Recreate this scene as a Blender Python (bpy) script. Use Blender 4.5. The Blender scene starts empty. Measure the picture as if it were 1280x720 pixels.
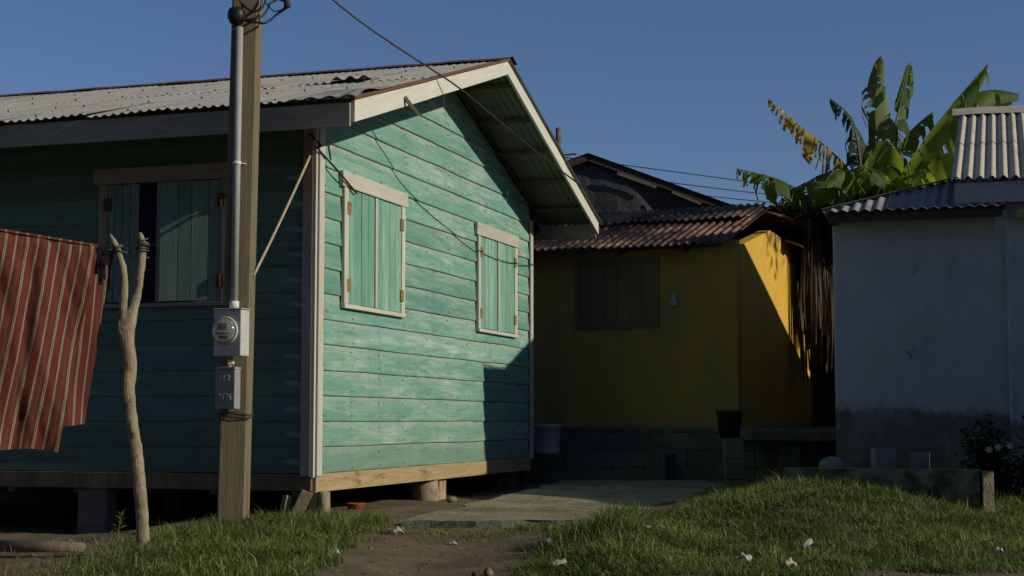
import bpy, bmesh, math, random
import numpy as np
from mathutils import Vector, Matrix, noise as mnoise

random.seed(7)
RNG = np.random.default_rng(11)
S = bpy.context.scene
COL = S.collection
PI = math.pi

# ------------------------------------------------------------------ camera
W0, H0, F0 = 1280.0, 720.0, 1941.5
PITCH, CAMZ = 0.0845, 0.75
cd = bpy.data.cameras.new('camera')
cam = bpy.data.objects.new('camera', cd)
COL.objects.link(cam)
cam.location = (0, 0, CAMZ)
cam.rotation_euler = (PI / 2 + PITCH, 0, 0)
cd.sensor_width = 36
cd.lens = F0 / W0 * 36
cd.clip_end = 5000
S.camera = cam
FW = Vector((0, math.cos(PITCH), math.sin(PITCH)))
UP = Vector((0, -math.sin(PITCH), math.cos(PITCH)))
RT = Vector((1, 0, 0))

def ray(px, py):
    return FW + RT * ((px - 640) / F0) - UP * ((py - 360) / F0)

def at(px, py, Y):
    """survey helper: world point seen at a photo position, Y metres away"""
    d = ray(px, py)
    p = d * (Y / d.y)
    p.z += CAMZ
    return p

# ------------------------------------------------------------------ frames
PH = 0.30914
C0 = Vector((-1.5272, 11.9724, 0))
R1 = Vector((math.cos(PH), -math.sin(PH), 0))
G1 = Vector((math.sin(PH), math.cos(PH), 0))

def to1(p):
    d = p - C0
    return Vector((d.dot(R1), d.dot(G1), d.z))

def on1(px, py, axis, val):
    """street-grid coordinates of the point on plane r=val ('r') or g=val ('g')"""
    d = ray(px, py)
    n = R1 if axis == 'r' else G1
    o = Vector((0, 0, CAMZ)) - C0
    t = (val - o.dot(n)) / d.dot(n)
    return to1(Vector((0, 0, CAMZ)) + d * t)

def w1(r, g, z):
    return C0 + R1 * r + G1 * g + Vector((0, 0, z))

SUN = (R1 * 0.92 + G1 * (-0.012) + Vector((0, 0, 0.385))).normalized()

# ------------------------------------------------------------------ node helpers
def newmat(name):
    m = bpy.data.materials.new(name)
    m.use_nodes = True
    nt = m.node_tree
    nt.nodes.clear()
    return m, nt

class N:
    def __init__(s, nt):
        s.nt = nt
    def n(s, t, **kw):
        nd = s.nt.nodes.new(t)
        for k, v in kw.items():
            setattr(nd, k, v)
        return nd
    def l(s, a, b):
        s.nt.links.new(a, b)
    def noise(s, vec, scale, detail=4, rough=0.6, dist=0.0):
        nd = s.n('ShaderNodeTexNoise')
        nd.inputs['Scale'].default_value = scale
        nd.inputs['Detail'].default_value = detail
        nd.inputs['Roughness'].default_value = rough
        nd.inputs['Distortion'].default_value = dist
        s.l(vec, nd.inputs['Vector'])
        return nd.outputs['Fac']
    def mapping(s, vec, scale):
        nd = s.n('ShaderNodeMapping')
        nd.inputs['Scale'].default_value = scale
        s.l(vec, nd.inputs['Vector'])
        return nd.outputs['Vector']
    def ramp(s, fac, stops, interp='LINEAR'):
        nd = s.n('ShaderNodeValToRGB')
        cr = nd.color_ramp
        cr.interpolation = interp
        while len(cr.elements) < len(stops):
            cr.elements.new(0.5)
        for e, (p, c) in zip(cr.elements, stops):
            e.position = p
            e.color = (c, c, c, 1) if not hasattr(c, '__len__') else (*c, 1)
        s.l(fac, nd.inputs['Fac'])
        return nd.outputs['Color']
    def mix(s, fac, a, b, mode='MIX'):
        nd = s.n('ShaderNodeMix', data_type='RGBA', blend_type=mode)
        for sock, v in ((nd.inputs[0], fac), (nd.inputs[6], a), (nd.inputs[7], b)):
            if hasattr(v, 'is_linked'):
                s.l(v, sock)
            elif hasattr(v, '__len__'):
                sock.default_value = (*v, 1)
            else:
                sock.default_value = v
        return nd.outputs[2]
    def math(s, op, a, b=0.0, c=None):
        nd = s.n('ShaderNodeMath', operation=op)
        for i, v in enumerate((a, b) if c is None else (a, b, c)):
            if hasattr(v, 'is_linked'):
                s.l(v, nd.inputs[i])
            else:
                nd.inputs[i].default_value = v
        return nd.outputs[0]
    def attr(s, name):
        nd = s.n('ShaderNodeAttribute', attribute_name=name)
        return nd.outputs['Fac']
    def out(s, color, rough=0.8, bump=None, bstr=0.3, bdist=0.01, metal=0.0, spec=0.3, transl=None):
        p = s.n('ShaderNodeBsdfPrincipled')
        if hasattr(color, 'is_linked'):
            s.l(color, p.inputs['Base Color'])
        else:
            p.inputs['Base Color'].default_value = (*color, 1)
        if hasattr(rough, 'is_linked'):
            s.l(rough, p.inputs['Roughness'])
        else:
            p.inputs['Roughness'].default_value = rough
        p.inputs['Metallic'].default_value = metal
        p.inputs['Specular IOR Level'].default_value = spec
        if bump is not None:
            b = s.n('ShaderNodeBump')
            b.inputs['Strength'].default_value = bstr
            b.inputs['Distance'].default_value = bdist
            s.l(bump, b.inputs['Height'])
            s.l(b.outputs['Normal'], p.inputs['Normal'])
        sh = p.outputs[0]
        if transl is not None:
            t = s.n('ShaderNodeBsdfTranslucent')
            c = transl[1]
            if hasattr(c, 'is_linked'):
                s.l(c, t.inputs['Color'])
            else:
                t.inputs['Color'].default_value = (*c, 1)
            mx = s.n('ShaderNodeMixShader')
            mx.inputs[0].default_value = transl[0]
            s.l(sh, mx.inputs[1]); s.l(t.outputs[0], mx.inputs[2])
            sh = mx.outputs[0]
        o = s.n('ShaderNodeOutputMaterial')
        s.l(sh, o.inputs['Surface'])

def simple(name, c1, c2, scale=4, stretch=(1, 1, 1), rough=0.85, c3=None, s3=1.5, t3=(0.55, 0.68),
           bump=0.4, bscale=60, bdist=0.004, metal=0.0, spec=0.25, coord='Object', st3=(1, 1, 1)):
    m, nt = newmat(name)
    k = N(nt)
    tc = k.n('ShaderNodeTexCoord').outputs[coord]
    v = k.mapping(tc, stretch)
    col = k.ramp(k.noise(v, scale, 6, 0.65), [(0.3, c1), (0.7, c2)])
    if c3:
        f = k.ramp(k.noise(k.mapping(tc, st3), s3, 6, 0.7), [(t3[0], 0.0), (t3[1], 1.0)])
        col = k.mix(f, col, c3)
    fine = k.noise(v, bscale, 3, 0.6)
    col = k.mix(0.35, col, k.ramp(fine, [(0.3, 0.55), (0.7, 1.25)]), 'MULTIPLY')
    k.out(col, rough, fine, bump, bdist, metal, spec)
    return m

# painted, weathered plank (UV in metres, u along the plank)
def plank_mat(name, base, light, pale, bare, pale_t=(0.5, 0.72), bare_t=(0.62, 0.70), edge=True, vertical=False):
    m, nt = newmat(name)
    k = N(nt)
    uv = k.n('ShaderNodeUVMap').outputs['UV']
    bv = k.attr('bv')
    ev = k.attr('ev')
    streak = k.noise(k.mapping(uv, (2.2, 34, 1)), 1.0, 5, 0.65, 0.4)
    fine = k.noise(k.mapping(uv, (7, 150, 1)), 1.0, 4, 0.6)
    broad = k.noise(k.mapping(uv, (0.9, 6.5, 1)), 1.0, 6, 0.70, 0.5)
    col = k.mix(k.ramp(streak, [(0.34, 0.0), (0.66, 1.0)]), base, light)
    col = k.mix(k.math('MULTIPLY', bv, 0.6), col, tuple(0.70 * x for x in base))
    blotch = k.noise(k.mapping(uv, (3.0, 26, 1)), 1.0, 6, 0.75, 0.2)
    pf = k.math('MULTIPLY', k.ramp(broad, [(pale_t[0], 0.0), (pale_t[1], 1.0)]), k.ramp(blotch, [(0.35, 0.15), (0.6, 1.0)]))
    reg = k.ramp(k.noise(k.n('ShaderNodeTexCoord').outputs['Object'], 0.55, 3, 0.6), [(0.36, 0.45), (0.62, 1.2)])
    pf = k.math('MULTIPLY', pf, k.math('MULTIPLY', reg, k.math('ADD', k.math('MULTIPLY', bv, -0.6), 1.2)))
    pf = k.math('MINIMUM', pf, 1.0)
    col = k.mix(pf, col, pale)
    # dark greenish runs
    dk = k.ramp(k.noise(k.mapping(uv, (1.1, 12, 1)), 1.0, 5, 0.7, 0.6), [(0.58, 0.0), (0.72, 0.6)])
    col = k.mix(dk, col, tuple(0.62 * x for x in base))
    if edge:
        # dirt and bleached band under the lap above and worn lower lip
        top = k.ramp(ev, [(0.58, 0.0), (0.92, 1.0)])
        tn = k.ramp(k.noise(k.mapping(uv, (1.3, 8, 1)), 1.0, 5, 0.7), [(0.36, 0.05), (0.60, 0.85)])
        col = k.mix(k.math('MULTIPLY', top, tn), col, tuple(0.72 * a + 0.28 * b for a, b in zip(pale, bare)))
        ob = k.n('ShaderNodeSeparateXYZ'); tco = k.n('ShaderNodeTexCoord').outputs['Object']; k.l(tco, ob.inputs[0])
        low = k.ramp(k.math('ADD', k.math('MULTIPLY', ob.outputs['Z'], 0.5), k.math('MULTIPLY', k.math('SUBTRACT', k.noise(k.mapping(tco, (3, 3, 1.2)), 1.5, 6, 0.7), 0.5), 0.35)), [(0.17, 0.55), (0.42, 0.0)])
        col = k.mix(low, col, tuple(0.45 * a + 0.40 * b for a, b in zip(base, bare)))
        drip = k.ramp(k.noise(k.mapping(tco, (7, 7, 0.35)), 1.3, 5, 0.65), [(0.55, 0.0), (0.75, 0.35)])
        col = k.mix(drip, col, tuple(0.6 * x for x in base))
    br = k.ramp(k.noise(k.mapping(uv, (1.9, 11, 1)), 1.0, 7, 0.72, 0.5), [(bare_t[0], 0.0), (bare_t[1], 0.85)])
    wood = k.mix(k.ramp(fine, [(0.3, 0.0), (0.7, 1.0)]), bare, tuple(0.55 * x for x in bare))
    col = k.mix(br, col, wood)
    # knots: rings seen through the paint
    vo = k.n('ShaderNodeTexVoronoi')
    vo.inputs['Scale'].default_value = 1.0
    k.l(k.mapping(uv, (1.7, 3.1, 1)), vo.inputs['Vector'])
    sp = k.n('ShaderNodeSeparateColor'); k.l(vo.outputs['Color'], sp.inputs[0])
    ring = k.ramp(vo.outputs['Distance'], [(0.022, 0.7), (0.034, 0.05), (0.046, 0.0), (0.056, 0.75), (0.068, 0.0)])
    keep = k.math('GREATER_THAN', sp.outputs[0], 0.60)
    col = k.mix(k.math('MULTIPLY', ring, keep), col, tuple(0.45 * x for x in bare))
    col = k.mix(0.3, col, k.ramp(fine, [(0.25, 0.6), (0.75, 1.2)]), 'MULTIPLY')
    h = k.math('ADD', k.math('MULTIPLY', fine, 0.6), k.math('MULTIPLY', pf, -0.5))
    k.out(col, 0.78, h, 0.45, 0.004, spec=0.25)
    return m

M = {}
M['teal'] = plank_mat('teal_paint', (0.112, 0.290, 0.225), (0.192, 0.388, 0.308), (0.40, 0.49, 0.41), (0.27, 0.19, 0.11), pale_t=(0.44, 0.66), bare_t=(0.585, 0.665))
M['teal_shaded'] = plank_mat('teal_paint_shaded', (0.085, 0.178, 0.142), (0.118, 0.222, 0.180), (0.20, 0.29, 0.25), (0.10, 0.10, 0.08), pale_t=(0.62, 0.85))  # front copy of the teal with its shade mixed into the colours
M['shutter'] = plank_mat('shutter_paint', (0.095, 0.315, 0.225), (0.23, 0.42, 0.32), (0.46, 0.53, 0.44), (0.10, 0.10, 0.075), pale_t=(0.42, 0.68), bare_t=(0.66, 0.74), edge=False)
M['shutter_shaded'] = plank_mat('shutter_paint_shaded', (0.125, 0.205, 0.18), (0.18, 0.28, 0.25), (0.27, 0.35, 0.32), (0.09, 0.09, 0.075), edge=False)  # darker shutter copy, carrying the front side's shade in its paint
M['cream'] = plank_mat('cream_paint', (0.50, 0.475, 0.385), (0.59, 0.565, 0.475), (0.66, 0.64, 0.56), (0.24, 0.16, 0.09), pale_t=(0.5, 0.8), bare_t=(0.64, 0.72), edge=False)
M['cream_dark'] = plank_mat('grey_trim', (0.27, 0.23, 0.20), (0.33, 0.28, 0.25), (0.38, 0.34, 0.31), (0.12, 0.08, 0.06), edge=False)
M['fascia'] = plank_mat('fascia_paint', (0.26, 0.25, 0.22), (0.33, 0.32, 0.28), (0.38, 0.37, 0.33), (0.09, 0.07, 0.05), pale_t=(0.55, 0.85), edge=False)
M['barge'] = plank_mat('barge_paint', (0.57, 0.555, 0.46), (0.66, 0.645, 0.55), (0.72, 0.70, 0.61), (0.30, 0.20, 0.11), pale_t=(0.5, 0.8), bare_t=(0.67, 0.76), edge=False)
M['rawwood'] = plank_mat('raw_lumber', (0.33, 0.235, 0.115), (0.44, 0.325, 0.175), (0.42, 0.35, 0.24), (0.14, 0.10, 0.06), bare_t=(0.54, 0.68), edge=False)
M['oldwood'] = simple('old_wood', (0.10, 0.075, 0.05), (0.19, 0.15, 0.10), 5, (1, 1, 0.2), bscale=40)
M['oldwood_grey'] = simple('old_grey_wood', (0.09, 0.085, 0.075), (0.16, 0.15, 0.135), 5, (0.3, 1, 1), bscale=40)
M['darkwood'] = simple('dark_wood', (0.035, 0.03, 0.025), (0.07, 0.06, 0.05), 5)
M['polewood'] = simple('pole_wood', (0.14, 0.112, 0.066), (0.215, 0.178, 0.108), 6, (6, 6, 0.35), c3=(0.09, 0.07, 0.045), s3=3, st3=(5, 5, 0.4), t3=(0.56, 0.74), bscale=25, bump=0.6)
M['bark'] = simple('bark', (0.21, 0.165, 0.105), (0.35, 0.285, 0.185), 9, (1, 1, 0.5), c3=(0.095, 0.07, 0.05), s3=9, t3=(0.56, 0.68), bscale=50, bump=0.7)
M['galv'] = simple('galvanised_sheet', (0.31, 0.305, 0.275), (0.42, 0.41, 0.37), 3, c3=(0.25, 0.205, 0.155), s3=1.2, t3=(0.60, 0.80), rough=0.62, bump=0.15, bscale=30, metal=0.0, spec=0.35)
M['galv_under'] = simple('sheet_underside', (0.13, 0.125, 0.10), (0.20, 0.19, 0.16), 4, rough=0.7)
M['rust'] = simple('rust', (0.10, 0.045, 0.025), (0.19, 0.085, 0.045), 8, rough=0.85, bscale=50)
M['rustsheet'] = simple('rusty_sheet', (0.20, 0.100, 0.058), (0.31, 0.185, 0.11), 2.2, c3=(0.055, 0.04, 0.03), s3=1.4, t3=(0.44, 0.60), rough=0.75, bscale=40)
M['whitesheet'] = simple('pale_sheet', (0.47, 0.425, 0.33), (0.58, 0.53, 0.42), 3, c3=(0.29, 0.215, 0.135), s3=2.2, t3=(0.60, 0.75), rough=0.6, bscale=30, bump=0.2)
M['bluesheet'] = simple('grey_blue_sheet', (0.27, 0.265, 0.26), (0.36, 0.35, 0.34), 3, c3=(0.20, 0.18, 0.16), s3=2.0, rough=0.6)
M['tarp'] = simple('black_tarp', (0.030, 0.031, 0.034), (0.060, 0.062, 0.066), 2.5, rough=0.5, bump=0.5, bscale=6, bdist=0.05, spec=0.4)
M['tarp_roof'] = simple('dark_roof', (0.03, 0.03, 0.03), (0.055, 0.053, 0.05), 3, rough=0.7)
M['iron'] = simple('dark_iron', (0.03, 0.022, 0.018), (0.07, 0.05, 0.035), 20, rough=0.6)
M['hinge'] = simple('rusty_hinge', (0.20, 0.12, 0.05), (0.34, 0.22, 0.10), 30, rough=0.6)
M['hinge_dark'] = simple('dark_hinge', (0.07, 0.03, 0.02), (0.13, 0.055, 0.03), 30, rough=0.6)
M['cable'] = simple('black_cable', (0.012, 0.012, 0.013), (0.022, 0.022, 0.022), 20, rough=0.55, spec=0.4)
M['wirebind'] = simple('binding_wire', (0.05, 0.05, 0.048), (0.10, 0.095, 0.09), 30, rough=0.5)
M['rope'] = simple('rope', (0.33, 0.27, 0.18), (0.46, 0.38, 0.27), 60, rough=0.9)
M['pvc'] = simple('grey_pvc', (0.30, 0.30, 0.29), (0.37, 0.37, 0.355), 5, rough=0.5, bump=0.05)
M['whitepvc'] = simple('white_pvc', (0.66, 0.65, 0.60), (0.76, 0.75, 0.70), 10, rough=0.5, bump=0.05)
M['meterbox'] = simple('meter_box_paint', (0.43, 0.43, 0.41), (0.53, 0.53, 0.505), 7, c3=(0.30, 0.27, 0.22), s3=6, t3=(0.6, 0.75), rough=0.5, bump=0.08)
M['breaker'] = simple('breaker_box_paint', (0.22, 0.225, 0.22), (0.28, 0.285, 0.275), 9, c3=(0.26, 0.25, 0.23), s3=9, t3=(0.6, 0.75), rough=0.55, bump=0.08)
M['chalk'] = simple('chalk', (0.42, 0.42, 0.40), (0.55, 0.55, 0.52), 60)
M['dial'] = simple('meter_dial', (0.60, 0.58, 0.46), (0.68, 0.66, 0.54), 10, rough=0.4, bump=0.02)
M['dialdark'] = simple('meter_register', (0.04, 0.04, 0.035), (0.09, 0.085, 0.07), 10, rough=0.4)
M['brass'] = simple('fitting', (0.35, 0.24, 0.14), (0.45, 0.33, 0.2), 30, rough=0.5)
M['void'] = simple('dark_curtain', (0.010, 0.011, 0.026), (0.017, 0.018, 0.040), 3, (6, 6, 0.5), rough=0.9)
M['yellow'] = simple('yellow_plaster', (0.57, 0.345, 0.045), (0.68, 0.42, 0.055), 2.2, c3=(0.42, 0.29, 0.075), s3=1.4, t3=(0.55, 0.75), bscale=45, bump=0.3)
M['yellow_shaded'] = simple('shaded_yellow_plaster', (0.40, 0.27, 0.07), (0.52, 0.34, 0.075), 1.3, c3=(0.27, 0.20, 0.09), s3=1.1, t3=(0.48, 0.72), bscale=45, bump=0.4, st3=(1, 1, 0.6))  # yellow darkened for the shade between the houses, plus stains
M['yellow_win'] = simple('dull_shutter', (0.19, 0.15, 0.075), (0.26, 0.20, 0.10), 4, (1, 1, 0.2))
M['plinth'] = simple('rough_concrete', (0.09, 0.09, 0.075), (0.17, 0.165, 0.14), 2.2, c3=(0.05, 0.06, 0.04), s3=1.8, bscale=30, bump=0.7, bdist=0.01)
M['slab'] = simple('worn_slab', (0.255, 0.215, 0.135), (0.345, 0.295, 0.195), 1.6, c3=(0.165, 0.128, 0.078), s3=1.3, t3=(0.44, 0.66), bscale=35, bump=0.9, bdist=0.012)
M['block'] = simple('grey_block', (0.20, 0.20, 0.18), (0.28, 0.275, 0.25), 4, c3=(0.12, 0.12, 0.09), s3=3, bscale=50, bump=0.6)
M['kerbstone'] = simple('mossy_concrete', (0.17, 0.155, 0.10), (0.28, 0.25, 0.165), 4, c3=(0.055, 0.06, 0.03), s3=3.5, t3=(0.44, 0.60), bscale=40, bump=0.8, bdist=0.01)
M['plastic_black'] = simple('black_plastic', (0.010, 0.011, 0.013), (0.02, 0.02, 0.024), 8, rough=0.45, bump=0.05)
M['plastic_grey'] = simple('pale_plastic', (0.32, 0.33, 0.37), (0.40, 0.41, 0.44), 5, rough=0.5, bump=0.05)
M['red_plastic'] = simple('red_plastic', (0.30, 0.06, 0.03), (0.38, 0.085, 0.04), 5, rough=0.5, bump=0.05)
M['litter'] = simple('white_litter', (0.28, 0.275, 0.25), (0.42, 0.41, 0.38), 20, rough=0.6)
M['litter_y'] = simple('yellowed_litter', (0.36, 0.31, 0.17), (0.48, 0.43, 0.27), 20, rough=0.7)
M['stone'] = simple('pebble', (0.125, 0.10, 0.07), (0.22, 0.185, 0.135), 6, bscale=40, bump=0.6)
M['petal'] = simple('petal', (0.40, 0.38, 0.38), (0.5, 0.48, 0.47), 5)

# white house wall: blue-white render above, dark damp zone below
def wall_white():
    m, nt = newmat('white_render')
    k = N(nt)
    tc = k.n('ShaderNodeTexCoord').outputs['Object']
    sx = k.n('ShaderNodeSeparateXYZ'); k.l(tc, sx.inputs[0])
    base = k.ramp(k.noise(tc, 1.6, 6, 0.65), [(0.3, (0.31, 0.345, 0.395)), (0.7, (0.43, 0.465, 0.52))])
    wob = k.math('MULTIPLY', k.math('SUBTRACT', k.math('ADD', k.math('MULTIPLY', k.noise(k.mapping(tc, (1, 1, 0.5)), 0.9, 3, 0.5), 0.6), k.math('MULTIPLY', k.noise(k.mapping(tc, (1, 1, 0.6)), 7.0, 8, 0.8), 0.4)), 0.5), 0.75)
    hz = k.math('ADD', sx.outputs['Z'], wob)
    damp = k.ramp(k.math('MULTIPLY', hz, 0.5), [(0.40, 1.0), (0.44, 0.0)])
    col = k.mix(damp, base, k.ramp(k.noise(tc, 5, 6, 0.7), [(0.3, (0.085, 0.095, 0.085)), (0.7, (0.14, 0.15, 0.135))]))
    stain = k.ramp(k.noise(k.mapping(tc, (5, 5, 0.5)), 1.5, 6, 0.7), [(0.55, 0.0), (0.8, 0.55)])
    col = k.mix(stain, col, (0.16, 0.17, 0.17))
    patchy = k.ramp(k.noise(tc, 0.8, 7, 0.75), [(0.50, 0.0), (0.56, 0.4)])
    col = k.mix(patchy, col, (0.25, 0.27, 0.285))
    vc = k.n('ShaderNodeTexVoronoi', feature='DISTANCE_TO_EDGE'); vc.inputs['Scale'].default_value = 1.1
    wv = k.n('ShaderNodeVectorMath', operation='ADD'); nz = k.n('ShaderNodeTexNoise'); nz.inputs['Scale'].default_value = 3.0; k.l(tc, nz.inputs['Vector']); k.l(tc, wv.inputs[0]); k.l(nz.outputs['Color'], wv.inputs[1])
    k.l(wv.outputs[0], vc.inputs['Vector'])
    crack = k.math('MULTIPLY', k.ramp(vc.outputs['Distance'], [(0.0, 0.8), (0.006, 0.0)]), k.ramp(k.noise(tc, 0.9, 2), [(0.5, 0.0), (0.6, 1.0)]))
    col = k.mix(crack, col, (0.07, 0.075, 0.08))
    fine = k.noise(tc, 45, 3)
    k.out(col, 0.9, fine, 0.4, 0.004, spec=0.15)
    return m
M['white'] = wall_white()

def ground_mat():
    m, nt = newmat('earth')
    k = N(nt)
    tc = k.n('ShaderNodeTexCoord').outputs['Object']
    g = k.attr('gm')
    dirt = k.ramp(k.noise(tc, 2.3, 8, 0.7), [(0.3, (0.125, 0.094, 0.058)), (0.5, (0.175, 0.135, 0.085)), (0.72, (0.235, 0.19, 0.125))])
    grit = k.noise(tc, 70, 4, 0.7)
    dirt = k.mix(0.6, dirt, k.ramp(grit, [(0.3, 0.5), (0.7, 1.4)]), 'MULTIPLY')
    soil = k.ramp(k.noise(tc, 5, 6, 0.7), [(0.3, (0.060, 0.066, 0.022)), (0.7, (0.105, 0.105, 0.045))])
    col = k.mix(k.ramp(k.math('ADD', g, k.math('MULTIPLY', k.math('SUBTRACT', k.noise(tc, 6, 6), 0.5), 0.7)), [(0.35, 0.0), (0.65, 1.0)]), dirt, soil)
    hh = k.math('ADD', k.math('MULTIPLY', grit, 0.5), k.noise(tc, 14, 6, 0.7))
    k.out(col, 0.95, hh, 0.8, 0.02, spec=0.1)
    return m
M['earth'] = ground_mat()

def leafy(name, c1, c2, dry=None, tr=0.35, trc=None):
    m, nt = newmat(name)
    k = N(nt)
    gv = k.attr('gv')
    col = k.ramp(gv, [(0.0, c1), (0.85, c2)] + ([(0.93, dry)] if dry else []))
    k.out(col, 0.6, spec=0.25, transl=(tr, k.mix(0.0, col, col) if trc is None else trc))
    return m
M['grass'] = leafy('grass_blades', (0.060, 0.090, 0.018), (0.30, 0.35, 0.080), (0.38, 0.33, 0.17), 0.35)
M['herb'] = leafy('herb_leaves', (0.07, 0.13, 0.025), (0.13, 0.2, 0.05), None, 0.35)
M['banana'] = leafy('banana_leaf', (0.030, 0.080, 0.016), (0.12, 0.19, 0.038), None, 0.45, (0.30, 0.39, 0.035))
M['banana_pale'] = leafy('banana_leaf_pale', (0.10, 0.14, 0.06), (0.20, 0.24, 0.11), None, 0.4, (0.25, 0.30, 0.05))
M['banana_dry'] = leafy('banana_leaf_dry', (0.22, 0.15, 0.05), (0.58, 0.44, 0.09), None, 0.35, (0.55, 0.40, 0.06))
M['banana_bluish'] = leafy('banana_leaf_shaded', (0.03, 0.055, 0.035), (0.06, 0.09, 0.05), None, 0.25, (0.10, 0.15, 0.04))
M['deadleaf_shaded'] = leafy('dead_leaf', (0.016, 0.012, 0.008), (0.10, 0.068, 0.032), None, 0.2)  # leaf browns kept near black to stand for the shade over them
M['pseudostem'] = simple('pseudostem', (0.12, 0.12, 0.04), (0.22, 0.19, 0.08), 5, (1, 1, 0.2))
M['bush'] = leafy('bush_leaves', (0.02, 0.04, 0.012), (0.05, 0.08, 0.025), None, 0.3)

def blanket_mat():
    m, nt = newmat('striped_cloth')
    k = N(nt)
    uv = k.n('ShaderNodeUVMap').outputs['UV']
    sx = k.n('ShaderNodeSeparateXYZ'); k.l(uv, sx.inputs[0])
    wob = k.math('MULTIPLY', k.math('SUBTRACT', k.noise(uv, 9, 4), 0.5), 0.006)
    u = k.math('FRACT', k.math('MULTIPLY', k.math('ADD', sx.outputs['X'], wob), 1 / 0.118))
    red, drk, crm, brn, pk = (0.135, 0.033, 0.023), (0.040, 0.018, 0.016), (0.27, 0.205, 0.135), (0.080, 0.036, 0.026), (0.155, 0.080, 0.052)
    st = [(0.0, red), (0.17, drk), (0.20, crm), (0.27, drk), (0.295, crm), (0.335, brn), (0.40, red), (0.47, brn),
          (0.495, pk), (0.52, brn), (0.56, red), (0.68, drk), (0.71, pk), (0.74, drk), (0.765, crm), (0.84, brn), (0.88, red)]
    col = k.ramp(u, st, 'CONSTANT')
    weave = k.noise(k.mapping(uv, (300, 260, 1)), 1.0, 2)
    col = k.mix(0.4, col, k.ramp(weave, [(0.3, 0.6), (0.7, 1.3)]), 'MULTIPLY')
    col = k.mix(k.ramp(k.noise(uv, 7, 5), [(0.5, 0.0), (0.8, 0.35)]), col, (0.12, 0.045, 0.03))
    h = k.math('ADD', k.math('MULTIPLY', weave, 0.3), k.noise(k.mapping(uv, (14, 5, 1)), 1.0, 5, 0.6, 0.6))
    k.out(col, 0.95, h, 0.5, 0.012, spec=0.1, transl=(0.08, (0.20, 0.05, 0.02)))
    return m
M['blanket'] = blanket_mat()

def lining_mat():
    m, nt = newmat('patterned_lining')
    k = N(nt)
    uv = k.n('ShaderNodeUVMap').outputs['UV']
    w = k.n('ShaderNodeTexWave', wave_type='RINGS')
    w.inputs['Scale'].default_value = 9; w.inputs['Distortion'].default_value = 14; w.inputs['Detail'].default_value = 3
    k.l(uv, w.inputs['Vector'])
    col = k.ramp(w.outputs['Fac'], [(0.3, (0.12, 0.085, 0.05)), (0.5, (0.15, 0.105, 0.06)), (0.62, (0.11, 0.038, 0.022)), (0.85, (0.14, 0.085, 0.05))])
    k.out(col, 0.95, spec=0.1)
    return m
M['lining'] = lining_mat()

def glass_mat():
    m, nt = newmat('meter_glass')
    k = N(nt)
    p = k.n('ShaderNodeBsdfPrincipled')
    p.inputs['Base Color'].default_value = (0.9, 0.92, 0.88, 1)
    p.inputs['Roughness'].default_value = 0.08
    p.inputs['Transmission Weight'].default_value = 0.92
    o = k.n('ShaderNodeOutputMaterial'); k.l(p.outputs[0], o.inputs['Surface'])
    return m
M['glass'] = glass_mat()

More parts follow.
